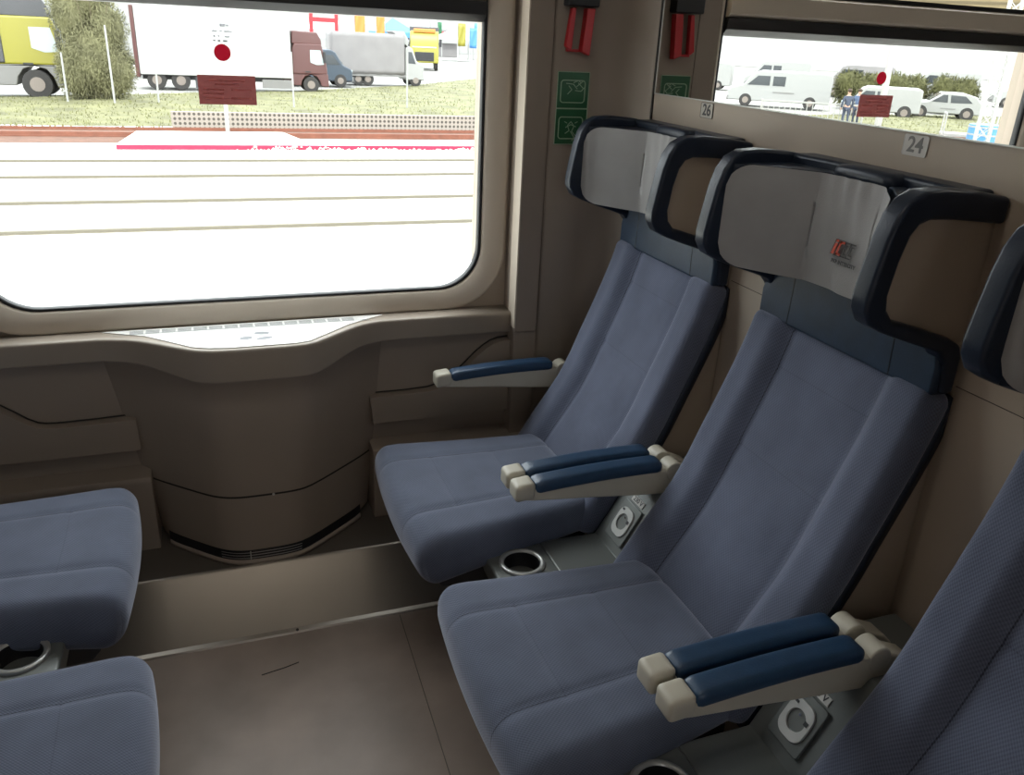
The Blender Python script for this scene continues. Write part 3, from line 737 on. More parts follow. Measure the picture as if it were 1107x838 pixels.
# ---- consoles between the seats --------------------------------
def make_console():
    root = thing('seat_console', 'x', 'console', (0, 0, 0), 0, 'consoles between the seats')
    # top plate with a real hole for the cup
    cx, cy, r = 0.530, 0.0, 0.044
    ring = [(cx + r*math.cos(2*math.pi*i/32), cy + r*math.sin(2*math.pi*i/32)) for i in range(32)]
    def edge(a):     # rectangle boundary around the cup, radial
        dx, dy = math.cos(a), math.sin(a); t = min((0.075/abs(dx)) if abs(dx) > 1e-6 else 9, (0.072/abs(dy)) if abs(dy) > 1e-6 else 9)
        return (cx + dx*t, cy + dy*t)
    outer = [edge(2*math.pi*i/32) for i in range(32)]
    V, F = loft([[(p[0], p[1], 0.36) for p in outer], [(p[0], p[1], 0.396) for p in outer], [(cx+(p[0]-cx)*0.97, p[1]*0.97, 0.401) for p in outer], [(p[0], p[1], 0.401) for p in ring], [(p[0], p[1], 0.395) for p in ring]])
    g = G().add(V, F)
    g.box((0.28, -0.074, 0.36), (0.457, 0.074, 0.401))
    g.prism([(0.05, 0.0), (0.45, 0.0), (0.56, 0.365), (0.05, 0.365)], -0.06, 0.06, 'xz')
    g.build('console_body', console_m, root, bevel=0.004)
    G().prism([(0.315, 0.399), (0.307, 0.399), (0.210, 0.565), (0.190, 0.585), (0.02, 0.585), (0.02, 0.36), (0.315, 0.36)], -0.076, 0.076, 'xz').build('socket_housing', console_m, root, bevel=0.005)
    # cup holder
    L = []
    for (rr, z) in ((0.054, 0.400), (0.0545, 0.405), (0.052, 0.4075), (0.044, 0.4075), (0.042, 0.403), (0.040, 0.340), (0.001, 0.338)):
        L.append([(cx + rr*math.cos(2*math.pi*i/40), rr*math.sin(2*math.pi*i/40), z) for i in range(40)])
    V, F = loft(L[:5]); cup = mk('cup_holder', V, F, silver, root, smooth=True)
    V, F = loft(L[4:]); mk('cup_well', V, F, black, cup, smooth=True)
    # socket on the sloping face
    n = Vector((0.166, 0, 0.097)).normalized(); up = Vector((-0.097, 0, 0.166)).normalized(); c = Vector((0.268, 0.0, 0.467)) 
    B = Matrix(((0, up.x, n.x, c.x), (1, up.y, n.y, c.y), (0, up.z, n.z, c.z), (0, 0, 0, 1)))
    def P(name, g, m, par, **k): o = g.build(name, m, par, **k); o.data.transform(B); return o
    pl = P('socket_plate', G().prism(rrect(-0.040, 0.040, -0.052, 0.050, 0.006, 0.006, 4), 0.0, 0.006, 'xy'), console_m, root, bevel=0.002)
    L = []
    def rr_loop(w, h, r, z): return [(p[0], p[1], z) for p in rrect(-w, w, -h, h, r, r, 7)]
    def circ(r, z): return [(r*math.cos(R(-90 + 0)+2*math.pi*i/32), r*math.sin(R(-90)+2*math.pi*i/32), z) for i in range(32)]
    V, F = loft([rr_loop(0.030, 0.036, 0.022, 0.006), rr_loop(0.030, 0.036, 0.022, 0.009), rr_loop(0.029, 0.035, 0.021, 0.0100), circ(0.0205, 0.0100), circ(0.0200, 0.009), circ(0.0195, -0.002)])
    o = mk('socket', V, F, socket_m, pl); o.data.transform(B)
    V, F = loft([circ(0.0196, 0.0), circ(0.0005, 0.0)]); o2 = mk('socket_well', V, F, silver, pl); o2.data.transform(Matrix(B))
    P('pin_hole', G().cyl((-0.008, 0, -0.001), (-0.008, 0, 0.0006), 0.0032, n=12), black, pl)
    P('pin_hole', G().cyl((0.008, 0, -0.001), (0.008, 0, 0.0006), 0.0032, n=12), black, pl)
    P('earth_pin', G().cyl((0, 0.012, 0.0), (0, 0.012, 0.009), 0.0024, n=12), chrome, pl)
    P('switch_mark', G().box((-0.022, 0.024, 0.0104), (-0.014, 0.029, 0.0112)), ink, pl)
    P('switch_mark', G().box((0.016, 0.004, 0.0104), (0.0245, 0.012, 0.0112)), ink, pl)
    lb = P('voltage_label', G().box((-0.026, 0.054, 0.0005), (0.026, 0.070, 0.0016)), white_p, root)
    o = text_mesh('label_text', '230 V', 0.0165, ink, root, B @ Matrix.Translation((0, 0.062, 0.0018)), 0.0002, bold=0.0003); o.parent = lb
    return root
con = make_console()
cons = [(XW, 1.505, R(180), 'grey console with cup holder between the window corner seat and the middle seat'),
        (XW, 0.845, R(180), 'grey console with a socket between the middle and the nearest right seat'),
        (XL+0.060, 1.488, 0.0, 'console with a silver cup ring between the two left seats')]
for i, (x, y, rz, lab) in enumerate(cons):
    o = con if i == 0 else copy_tree(con)
    o.location = (x, y, 0); o.rotation_euler = (0, 0, rz); o['label'] = lab

# ================================================================ REST OF THE COMPARTMENT (behind the camera)
g = G().box((0.62, YC-0.04, 0), (XW+0.05, YC, ZT)); g.box((XL-0.05, YC-0.04, 0), (-0.50, YC, ZT)); g.box((-0.50, YC-0.04, 2.05), (0.62, YC, ZT))
struct(g.build('wall_corridor', beige_far))
g = G().box((-2.2, -1.15, 0), (2.4, -1.10, 0.8)); g.box((-2.2, -1.15, 1.75), (2.4, -1.10, ZT)); g.box((-2.2, -1.15, 0.8), (-0.2, -1.10, 1.75)); g.box((0.3, -1.15, 0.8), (2.4, -1.10, 1.75)); g.box((-0.2, -1.15, 0.8), (0.3, -1.10, 1.45))
struct(g.build('wall_back', beige_far))
struct(G().box((-2.25, -1.15, 0), (-2.2, YC, ZT)).build('wall_corridor_end', beige)); struct(G().box((2.4, -1.15, 0), (2.45, YC, ZT)).build('wall_corridor_end_right', beige))
struct(G().box((-2.25, -1.2, -0.04), (XL-0.1, YC, 0)).build('floor_corridor', floor_m)); struct(G().box((XW+0.1, -1.2, -0.04), (2.45, YC, 0)).build('floor_corridor_right', floor_m))
struct(G().box((-2.25, -1.2, ZT), (XL-0.1, YC, ZT+.05)).build('ceiling_corridor', ceil_m)); struct(G().box((XW+0.1, -1.2, ZT), (2.45, YC, ZT+.05)).build('ceiling_corridor_right', ceil_m))
pd = bpy.data.lights.new('ceiling_lamp_light', 'AREA'); pd.shape = 'RECTANGLE'; pd.size = 0.9; pd.size_y = 0.14; pd.energy = 2.0; pd.color = (1, 0.93, 0.82)
po = bpy.data.objects.new('ceiling_lamp_light', pd); C.objects.link(po); po.location = (0.1, 0.95, ZT-0.06)
lt = thing('ceiling_lamp', 'long lamp strip on the compartment ceiling', 'lamp', (0.1, 0.95, ZT))
G().box((-0.5, -0.10, -0.03), (0.5, 0.10, 0.0)).build('housing', ceil_m, lt, bevel=0.004)
G().box((-0.45, -0.07, -0.045), (0.45, 0.07, -0.03)).build('diffuser', lamp_m, lt, bevel=0.004)

# ================================================================ OUTDOORS
ZG = -1.25
rnd = random.Random(11)
def slab(name, poly, z0, z1, m, **k): return G().prism(poly, z0, z1, 'xy').build(name, m, **k)
struct(slab('yard_paving', [(-120, 2.9), (120, 2.9), (120, 20.1), (-120, 20.1)], ZG-0.3, ZG, concrete))
struct(slab('gravel_strip', [(-120, 20.1), (120, 20.1), (120, 22.9), (-120, 22.9)], ZG-0.3, ZG+0.01, gravel))
struct(slab('track_ballast', [(-120, 22.9), (120, 22.9), (120, 26.5), (-120, 26.5)], ZG-0.3, ZG-0.02, rust))
struct(slab('yard_asphalt', [(-400, 33), (-6, 33), (5, 40), (20, 58), (70, 110), (400, 110), (400, 400), (-400, 400)], ZG-0.3, ZG-0.03, asphalt))
# grass bank (gently uneven)
V = []; F = []; nx, ny = 150, 26
def far_edge(x):
    P = [(-130, 36), (-33, 36.5), (-20, 34), (-6, 36.5), (5, 43.5), (12, 50.5), (20, 62), (60, 108), (140, 108)]
    for a, b in zip(P, P[1:]):
        if a[0] <= x <= b[0]: return a[1]+(b[1]-a[1])*(x-a[0])/(b[0]-a[0])
def gz(x, t): return ZG + 0.02 + 0.12*math.sin(math.pi*min(1, max(0, t))) + 0.05*math.sin(x*0.7+t*5)*math.sin(math.pi*t)
for i in range(nx+1):
    x = -120 + 240*i/nx; fe = far_edge(x)
    for j in range(ny+1):
        t = j/ny; V.append((x, 26.6+(fe-26.6)*t, gz(x, t) + rnd.uniform(-.015, .015)))
for i in range(nx):
    for j in range(ny): F.append((i*(ny+1)+j, (i+1)*(ny+1)+j, (i+1)*(ny+1)+j+1, i*(ny+1)+j+1))
struct(mk('grass_bank', V, F, grass_m, smooth=True))
V = []; F = []
for k in range(14000):
    x = rnd.uniform(-9, 26) if k < 9000 else rnd.uniform(-48, -12); t = rnd.random()**1.4; y = 26.6+(far_edge(x)-26.6)*t
    z = gz(x, t); h = rnd.uniform(0.03, 0.09); a = rnd.uniform(0, 6.28); w = 0.03; lx, ly = rnd.uniform(-.06, .06), rnd.uniform(-.06, .06); n0 = len(V)
    V += [(x-w*math.cos(a), y-w*math.sin(a), z-0.03), (x+w*math.cos(a), y+w*math.sin(a), z-0.03), (x+lx, y+ly, z+h)]; F.append((n0, n0+1, n0+2))
tag(mk('grass', V, F, blade_m), 'yellowish green grass growing on the bank beyond the tracks', 'grass', kind='stuff')
# rails
for i, (y, m, h, lab) in enumerate(((12.9, rail_pale, 0.05, 'pale rail nearest to the train'), (15.1, rail_pale, 0.05, 'pale rail second from the train'), (17.7, rail_pale, 0.05, 'pale rail third from the train'),
                     (19.8, rail_pale, 0.05, 'pale rail beside the gravel strip'), (24.55, rail_m, 0.10, 'rusty rail just behind the white slab'), (26.1, rail_m, 0.06, 'rusty rail at the foot of the perforated low wall'))):
    g = G().box((-120, y-0.035, ZG), (120, y+0.035, ZG+h)); g.box((-120, y-0.07, ZG-0.02), (120, y+0.07, ZG+0.012))
    tag(g.build('rail', m), lab, 'rail', 'rails outside the window')
# loading slab with red front
t = thing('edge_slab', 'white concrete slab with a red front edge beyond the gravel', 'slab', (0, 0, ZG))
poly = [(-1.75, 21.75), (60, 21.75), (60, 22.8), (2.55, 22.8), (2.25, 24.4), (-1.45, 24.4)]
G().prism(poly, 0.0, 0.14, 'xy').build('slab_top', slab_w, t, bevel=0.01)
G().box((-1.76, 21.70, 0.0), (60, 21.755, 0.115)).build('slab_front', slab_r, t)
# gravel stones heaped along its foot
V = []; F = []
for k in range(2600):
    x = rnd.uniform(-8, 14); y = rnd.uniform(20.2, 21.3 if -2 < x < 1.2 else 21.68); s = rnd.uniform(.02, .06); z = ZG+0.01 + max(0, (y-20.9))*0.09*(0.6+0.5*math.sin(x*0.9)) * (1 if x > 0.8 or x < -1.8 else 0.1)
    n0 = len(V); V += [(x-s, y, z), (x+s, y, z), (x, y-s, z), (x, y+s, z), (x, y, z+s)]; F += [(n0, n0+2, n0+4), (n0+2, n0+1, n0+4), (n0+1, n0+3, n0+4), (n0+3, n0, n0+4)]
tag(mk('gravel_stones', V, F, gravel), 'pale gravel stones lying before the white slab', 'gravel', kind='stuff')
tag(G().box((-0.62, 26.42, ZG-0.1), (60, 26.56, ZG+0.46)).build('low_wall', perf_m), 'low perforated concrete wall along the far rail', 'wall')
t = thing('marker_post', 'short white post behind the white slab', 'post', (0.84, 25.2, ZG))
G().box((-0.055, -0.04, 0), (0.055, 0.04, 0.92)).build('post', post_m, t, bevel=0.01)
G().box((-0.09, -0.07, 0), (0.09, 0.07, 0.05)).build('foot', post_g, t, bevel=0.01)
for (x, y, h, lab) in ((-3.98, 33, 1.7, 'thin grey post standing left of the round bush'), (-2.5, 32.6, 2.6, 'thin tall grey post standing in front of the round bush'), (-1.12, 33, 1.75, 'thin grey post between the bush and the notice plate'), (3.5, 33, 2.0, 'thin grey post before the brown cab'), (7.75, 33, 2.1, 'thin grey post before the white cab of the box truck')):
    t = thing('fence_post', lab, 'post', (x, y, ZG), 0, 'thin posts on the grass')
    G().cyl((0, 0, 0), (rnd.uniform(-.05, .05), 0, h), 0.035, 0.03, 8).build('post', post_g, t)
    G().cyl((0, 0, 0), (0, 0, 0.06), 0.08, 0.07, 8).build('foot', post_g, t)

# ---- bush and hedge
def leafy(name, blobs, n, s, mat, parent, seed):
    r = random.Random(seed); V = []; F = []
    tw = sum(b[3]*b[4]*b[5] for b in blobs)
    for (cx, cy, cz, a, b, c) in blobs:
        for k in range(int(n*a*b*c/tw)):
            d = Vector((r.gauss(0, 1), r.gauss(0, 1), r.gauss(0, 1))).normalized(); q = (0.72 + 0.33*r.random())
            p = Vector((cx+d.x*a*q, cy+d.y*b*q, cz+d.z*c*q))
            if p.z < 0.02: p.z = r.uniform(0.02, 0.2)
            u = Vector((r.gauss(0, .5), r.gauss(0, .5), r.gauss(0, 1))).normalized()*s*r.uniform(.6, 1.5); w = u.cross(d).normalized()*s*0.42
            n0 = len(V); V += [p-u*1.6, p+w*.6, p+u*1.6, p-w*.6]; F.append((n0, n0+1, n0+2, n0+3))
        # inner mass
        n0 = len(V); rings = 7; m_ = 10
        for i in range(rings+1):
            ph = math.pi*i/rings
            for j in range(m_):
                th = 2*math.pi*j/m_; V.append((cx+a*.78*math.sin(ph)*math.cos(th), cy+b*.78*math.sin(ph)*math.sin(th), max(0.03, cz+c*.78*math.cos(ph))))
        for i in range(rings):
            for j in range(m_): F.append((n0+i*m_+j, n0+i*m_+(j+1) % m_, n0+(i+1)*m_+(j+1) % m_, n0+(i+1)*m_+j))
    return mk(name, V, F, mat, parent)
t = thing('bush', 'large round olive green bush between the yellow cab and the white trailer', 'bush', (-3.12, 34.5, ZG))
leafy('foliage', [(0, 0, 1.4, 1.25, 1.0, 1.45), (-.55, 0, 2.9, .75, .7, 1.0), (.5, 0, 2.5, .75, .7, .95), (0, 0, 3.5, .75, .6, .9), (-.6, -.2, 1.0, .7, .7, .95), (.65, -.2, 1.1, .7, .7, 1.0)], 26000, 0.05, leaf_m, t, 5)
g = G()
for k in range(26):
    a = rnd.uniform(0, 6.28); b = rnd.uniform(.3, 1.1)
    g.tube([(0, 0, 0), (.35*b*math.cos(a), .3*b*math.sin(a), 1.5), (1.0*b*math.cos(a), .8*b*math.sin(a), rnd.uniform(3.0, 4.7))], 0.012, 4)
g.build('twigs', twig_m, t)
def mpt(cx, cy): return (cx, cy)
for (x, y, w, lab) in ((-33.4, 40.4, 1.6, 'yellow green bush beside the white van, seen in the mirror'), (-35.6, 39.2, 1.7, 'yellow green bush in the middle of the hedge, seen in the mirror'), (-38.3, 38.2, 1.8, 'yellow green bush at the right end of the hedge, seen in the mirror')):
    t = thing('bush', lab, 'bush', (x, y, ZG), 0, 'hedge of bushes seen in the mirror')
    leafy('foliage', [(0, 0, .85, w, .9, 1.05), (-.8, 0, 1.25, .85, .7, .75), (.8, 0, 1.3, .85, .7, .8)], 3500, 0.10, hedge_m, t, int(-x))
    G().tube([(0, 0, 0), (.1, 0, .9)], 0.05, 6).build('trunk', twig_m, t)

# ---- vehicles
def wheel(par, x, y, r, w):
    o = G().cyl((x, y-w/2, r), (x, y+w/2, r), r, n=24).build('wheel', tyre, par, bevel=0.03)
    G().cyl((x, y-w/2-0.02, r), (x, y+w/2+0.02, r), r*0.5, n=16).build('hub', rim_m, o)
    return o
def side_poly(name, poly, w, m, par, t=0.012):
    """a pane that follows both flanks"""
    g = G().prism(poly, -w/2-t, -w/2+0.01, 'xz'); g.prism(poly, w/2-0.01, w/2+t, 'xz')
    return g.build(name, m, par)
def van(name, label, cat, loc, rz, L, H, paint, group=None, kind='van', seed=0):
    """facing +x; origin at the middle on the ground"""
    t = thing(name, label, cat, loc, R(rz), group); h = L/2; W = 1.9
    if kind == 'van':
        P = [(-h, .3), (-h, H*.93), (-h+.12, H), (h*.38, H), (h*.52, H*.93), (h*.72, H*.60), (h*.95, H*.50), (h, H*.42), (h, .3)]
        side = [(h*.20, H*.60), (h*.20, H*.86), (h*.44, H*.86), (h*.64, H*.60)]; side2 = [(-h*.10, H*.60), (-h*.10, H*.86), (h*.14, H*.86), (h*.14, H*.60)]
        ws = [(h*.50, H*.90), (h*.715, H*.62)]
    else:
        P = [(-h, .3), (-h, H*.62), (-h*.80, H*.90), (-h*.5, H), (h*.10, H), (h*.48, H*.66), (h*.92, H*.55), (h, H*.42), (h, .3)]
        side = [(-h*.05, H*.64), (-h*.02, H*.92), (h*.10, H*.92), (h*.38, H*.66)]; side2 = [(-h*.72, H*.66), (-h*.50, H*.90), (-h*.10, H*.92), (-h*.13, H*.64)]
        ws = [(h*.13, H*.96), (h*.45, H*.69)]
    G().prism(P, -W/2, W/2, 'xz').build('body', paint, t, bevel=0.07, segs=3)
    side_poly('side_window', side, W, glass_t, t); side_poly('side_window', side2, W, glass_t, t)
    G().prism([(ws[0][0], ws[0][1]), (ws[0][0]+.03, ws[0][1]+.01), (ws[1][0]+.03, ws[1][1]+.01), (ws[1][0], ws[1][1])], -W*.43, W*.43, 'xz').build('windscreen', glass_t, t)
    for x in (-h*.62, h*.64):
        for s in (-1, 1): wheel(t, x, s*(W/2-.1), .33, .22)
    G().box((h-.06, -W*.45, .28), (h+.06, W*.45, .52)).build('bumper', grey_m, t, bevel=0.03)
    for s in (-1, 1): G().box((h*.93, s*W*.38-.12, H*.40), (h+.02, s*W*.38+.12, H*.47)).build('headlamp', glass_l, t, bevel=0.02)
    side_poly('rub_strip', [(-h*.3, H*.40), (h*.12, H*.40), (h*.12, H*.44), (-h*.3, H*.44)], W, grey_m, t)
    return t
def tractor(name, label, loc, rz, paint, lower, roof, H=3.9):
    """lorry cab facing +x, origin under its front axle"""
    t = thing(name, label, 'truck', loc, R(rz)); W = 2.45
    G().prism([(-1.1, 1.15), (-1.1, H*.72), (-.95, H*.80), (.78, H*.80), (.98, H*.62), (1.12, H*.40), (1.12, 1.15)], -W/2, W/2, 'xz').build('cab', paint, t, bevel=0.08, segs=3)
    G().prism([(-1.1, H*.79), (-1.05, H), (0.55, H*.985), (.80, H*.86), (.82, H*.78)], -W/2+.05, W/2-.05, 'xz').build('roof_deflector', roof, t, bevel=0.08, segs=3)
    G().prism([(-1.7, .45), (-1.7, 1.15), (1.16, 1.18), (1.2, .40), (.72, .40), (.62, .75), (.42, 1.02), (.05, 1.12), (-.32, 1.02), (-.52, .75), (-.6, .45)], -W/2, W/2, 'xz').build('skirt', lower, t, bevel=0.04)
    side_poly('side_window', [(.05, H*.50), (.05, H*.70), (.72, H*.70), (.92, H*.47), (.45, H*.46)], W, glass_l, t)
    G().prism([(.80, H*.76), (.84, H*.77), (1.15, H*.44), (1.11, H*.43)], -W*.42, W*.42, 'xz').build('windscreen', glass_t, t)
    for s in (-1, 1):
        wheel(t, .05, s*(W/2-.17), .50, .30)
        G().box((.86, s*(W/2+.12)-.09, H*.50), (1.02, s*(W/2+.12)+.09, H*.68)).build('wing_mirror', black, t, bevel=0.03)
        G().box((-.3, s*W/2-.015, H*.335), (.02, s*W/2+.015, H*.355)).build('door_handle', black, t)
    g = G()
    for k in range(4): g.box((1.12, -.8, 1.25+k*.12), (1.15, .8, 1.31+k*.12))
    g.build('radiator_grille', black, t)
    G().box((-2.2, -.45, .42), (-1.0, .45, .62)).build('chassis', grey_d, t)
    return t
tractor('truck', 'yellow truck cab with dark grey skirt left of the round bush', (-5.25, 36.9, ZG), 0, yel, grey_m, grey_d, 3.45)
tr = bpy.data.objects['truck']
G().box((-2.3, -1.27, 1.2), (-0.85, 1.27, 3.35)).build('cab_rear_panel', grey_d, tr, bevel=0.05)
G().box((-2.8, -1.25, .5), (-1.75, -.7, 1.1)).build('fuel_tank', grey_m, tr, bevel=0.08)
b_ = tractor('truck', 'maroon truck cab coupled before the long white trailer', (5.32, 43.3, ZG), 0, brown_t, brown_t, brown_t, 3.75); b_.scale = (.72, .72, .72)
# white trailer behind the maroon cab
t = thing('semi_trailer', 'long white box trailer standing behind the maroon cab', 'trailer', (1.2, 43.3, ZG))
G().box((-3.25, -1.2, .62), (3.25, 1.2, 3.55)).build('box', white_box, t, bevel=0.04)
G().box((-3.2, -.5, .40), (3.0, .5, .62)).build('chassis', grey_d, t)
for x in (-2.6, -1.6): 
    for s in (-1, 1): wheel(t, x, s*.95, .40, .35)
G().box((1.9, -1.22, .18), (3.3, -1.12, .55)).build('side_guard', grey_m, t)
G().box((-1.0, -1.0, .1), (-.9, -.9, .62)).build('landing_leg', grey_d, t)
G().box((-3.42, -1.2, .5), (-3.26, 1.2, 3.4)).build('rear_frame', brown_t, t, bevel=0.02)
g = G()
for (a, b, c, d) in ((.22, .46, 2.72, 2.84), (.50, .60, 2.74, 2.82), (-.12, .10, 2.50, 2.56), (.2, .30, 2.50, 2.57), (.38, .74, 2.50, 2.55), (-.08, .0, 2.28, 2.36), (.12, .2, 2.30, 2.36), (.4, .62, 2.28, 2.34), (.10, .2, 2.10, 2.16), (.32, .5, 2.10, 2.16), (-.1, .0, 2.12, 2.16)):
    g.box((a, -1.235, c), (b, -1.2, d))
g.build('lettering', ink, t)
# second box behind, grey top edge seen left
t = thing('semi_trailer', 'pale box trailer showing between the bush and the long white trailer', 'trailer', (-2.4, 52, ZG))
G().box((-3.4, -1.2, .9), (2.4, 1.2, 4.3)).build('box', white_t, t, bevel=0.04)
G().box((-3.2, -.5, .6), (2.2, .5, .9)).build('chassis', grey_d, t)
for x in (-2.4, 1.2): wheel(t, x, -.95, .45, .35)
van('van', 'dark blue van half hidden behind the maroon cab', 'van', (6.35, 48.2, ZG), 0, 3.6, 1.85, darkblue_t)
# grey curtain-sided lorry
t = thing('box_truck', 'grey tarpaulin truck with a white cab right of the maroon cab', 'truck', (9.6, 50.5, ZG))
V, F = rbox((4.1, 2.2, 2.15), 0.06, (30, 2, 10), lambda x, y, z: (x-.15, y + (0.02*math.sin(x*9) if abs(y) > 1 else 0), 1.68+z))
mk('tarpaulin', V, F, tarp_m, t, smooth=True)
G().box((-2.15, -1.06, .50), (2.0, 1.06, .62)).build('load_bed', grey_m, t)
G().prism([(1.95, .35), (1.95, 2.05), (2.15, 2.15), (2.35, 2.05), (2.62, 1.35), (3.0, 1.15), (3.08, .35)], -.98, .98, 'xz').build('cab', white_t, t, bevel=0.06)
side_poly('side_window', [(2.12, 1.25), (2.12, 1.85), (2.32, 1.85), (2.55, 1.22)], 1.96, glass_t, t)
G().prism([(2.1, 2.1), (1.2, 2.9), (1.9, 2.9), (2.2, 2.4)], -.9, .9, 'xz').build('roof_deflector', white_t, t, bevel=0.04)
for x in (-.2, -.75, 2.55):
    for s in (-1, 1): wheel(t, x, s*.85, .34, .25)
G().box((-1.6, -1.0, .12), (-.95, -.8, .45)).build('side_box', grey_d, t)
# yellow lorry facing the train
t = thing('truck', 'yellow truck facing the train behind the grey tarpaulin truck', 'truck', (18.9, 74, ZG), R(-104))
G().prism([(-1.2, .6), (-1.2, 2.95), (.3, 3.1), (.75, 2.7), (1.0, 1.9), (1.05, .6)], -1.2, 1.2, 'xz').build('cab', yel, t, bevel=0.08)
G().prism([(.66, 2.62), (.72, 2.64), (1.03, 1.8), (.98, 1.78)], -1.0, 1.0, 'xz').build('windscreen', glass_l, t)
G().box((1.0, -.8, .75), (1.1, .8, 1.45)).build('radiator_grille', black, t, bevel=0.03)
G().box((.2, -.9, 2.95), (.6, .9, 3.25)).build('roof_bar', orange, t, bevel=0.05)
G().box((-6.5, -1.25, 1.0), (-1.25, 1.25, 3.4)).build('box', grey_d, t, bevel=0.04)
for s in (-1, 1):
    wheel(t, .2, s*1.0, .5, .3); wheel(t, -4.5, s*1.0, .5, .3); G().box((.8, s*1.35-.1, 1.9), (.95, s*1.35+.1, 2.5)).build('wing_mirror', black, t, bevel=0.02)

# ---- fair stalls and banners far behind
def banner(x, y, h, w, m, lab):
    t = thing('banner', lab, 'banner', (x, y, ZG), 0, 'banners far behind')
    G().cyl((0, 0, 0), (0, 0, h), .06, .04, 8).build('pole', post_g, t)
    V, F = loft([[(0.05+w*i/10, .08*math.sin(i*.8+j), h-.15-j*(h*.55)/6) for i in range(11)] for j in range(7)], False)
    o = mk('cloth', V, F, m, t, smooth=True); o.modifiers.new('s', 'SOLIDIFY').thickness = .02
for (x, y, h, w, m, lab) in ((19.0, 108, 5.4, 1.2, orange, 'orange banner standing left above the grey tarpaulin'), (21.6, 108, 5.0, 1.0, orange, 'orange banner standing right above the grey tarpaulin'), (30.9, 100, 3.9, 1.0, blue_t, 'blue banner left in the far crowd of banners'),
                             (33.5, 104, 4.4, 1.0, red_m, 'red banner among the far blue banners'), (32.2, 93, 3.4, .8, post_m, 'white banner before the red banner'), (34.6, 110, 4.6, 1.1, blue_t, 'blue banner right of the red banner'), (28.9, 98, 4.3, .9, yel, 'yellow banner beside the yellow truck facing the train')):
    banner(x, y, h, w, m, lab)
for (x, y, h, w, m, lab) in ((27.2, 104, 4.6, .8, post_g, 'grey banner behind the yellow truck facing the train'), (29.6, 112, 4.9, .7, white_t, 'white banner beside the yellow banner'), (31.9, 118, 4.6, .6, green, 'green banner in the far crowd of banners'), (35.9, 104, 4.2, .8, orange, 'orange banner at the far right'), (36.4, 116, 4.8, .7, post_g, 'grey banner at the far right')):
    banner(x, y, h, w, m, lab)
for (x, y, w, h, m, m2, lab) in ((29.5, 120, 3.4, 3.3, tarp_m, blue_t, 'grey stall with a blue board among the banners'), (34.8, 124, 3.6, 3.6, tarp_m, red_m, 'grey stall with a red board among the banners'), (22.5, 122, 5.5, 3.9, post_g, white_t, 'grey stall with a white board behind the tarpaulin truck')):
    t = thing('market_stall', lab, 'stall', (x, y, ZG), 0, 'stalls far behind')
    G().box((-w/2, 0, 0), (w/2, 2, h)).build('wall', m, t, bevel=.05)
    G().box((-w/2+.2, -.1, h*.62), (w/2-.2, 0, h*.92)).build('board', m2, t)
    G().prism([(-.7, h*.55), (-.7, h*.58), (0, h*.64), (0, h*.60)], -w/2, w/2, 'yz').build('awning', white_t, t)
    G().box((-w/2+.2, -.3, 0), (w/2-.2, 0, 1.0)).build('counter', m, t)
def tent(x, y, s, h, m, lab):
    t = thing('market_tent', lab, 'tent', (x, y, ZG), 0, 'market tents far behind')
    for a in (-1, 1):
        for b in (-1, 1): G().box((a*s-.05, b*s-.05, 0), (a*s+.05, b*s+.05, h*.62)).build('leg', post_g, t)
    s2 = s*1.06
    mk('canopy', [(-s2, -s2, h*.52), (s2, -s2, h*.52), (s2, s2, h*.52), (-s2, s2, h*.52), (-s2, -s2, h*.64), (s2, -s2, h*.64), (s2, s2, h*.64), (-s2, s2, h*.64), (0, 0, h)], [(0,1,5,4),(1,2,6,5),(2,3,7,6),(3,0,4,7),(4,5,8),(5,6,8),(6,7,8),(7,4,8)], m, t)
for (x, y, s, h, m, lab) in ((13.5, 92, 2.2, 4.4, white_t, 'white market tent far behind the maroon cab'), (31, 106, 2.4, 3.8, white_t, 'white market tent behind the yellow truck facing the train'), (38.5, 118, 2.6, 4.2, white_t, 'white market tent furthest right'), (24.5, 112, 2.4, 4.6, blue_t, 'blue market tent behind the tarpaulin truck')):
    tent(x, y, s, h, m, lab)
t = thing('loading_crane', 'red steel frame rising behind the maroon cab', 'crane', (9.4, 66, ZG))
for a in (-1, 1): G().box((a*.9-.12, -.12, 0), (a*.9+.12, .12, 5.2)).build('upright', red_m, t)
g = G().box((-1.02, -.15, 3.3), (1.02, .15, 3.6)); g.box((-1.02, -.15, 4.3), (1.02, .15, 4.5)); g.box((-1.02, -.15, 5.0), (1.02, .15, 5.2)); g.build('crossbeam', red_m, t)
t = thing('warehouse', 'long pale warehouse far behind the trucks', 'building', (45, 150, ZG))
G().box((-70, 0, 0), (50, 16, 6.5)).build('wall', tan_t if False else white_t, t)
G().prism([(-.5, 6.5), (8, 8.5), (16.5, 6.5)], -71, 51, 'yz').build('roof', grey_m, t)
for k in range(12): G().box((-66+k*9.5, -.06, 1.5), (-60+k*9.5, .05, 4.2)).build('window', glass_l, t)
# steep ochre hillside hall, seen through the vent window in the mirror
t = thing('ochre_hall', 'ochre clad hall on the horizon, seen high in the mirror', 'building', (-118, 128, ZG), R(42))
g = G().box((-55, 0, 7), (32, 14, 22)); g.build('wall', tan_t, t)
g = G()
for k in range(10): g.box((-55, -.12, 8+k*1.35), (32, 0, 8.35+k*1.35))
g.build('cladding', pm('paint_tan_dark', (0.09, 0.07, 0.035), .8), t)
G().box((-56, -.3, 0), (33, 13, 7)).build('base_wall', white_box, t)
G().box((32, -.3, 0), (60, 13, 17)).build('grey_wing', grey_m and pm('paint_bluegrey', (0.12, 0.14, 0.17), .8), t)

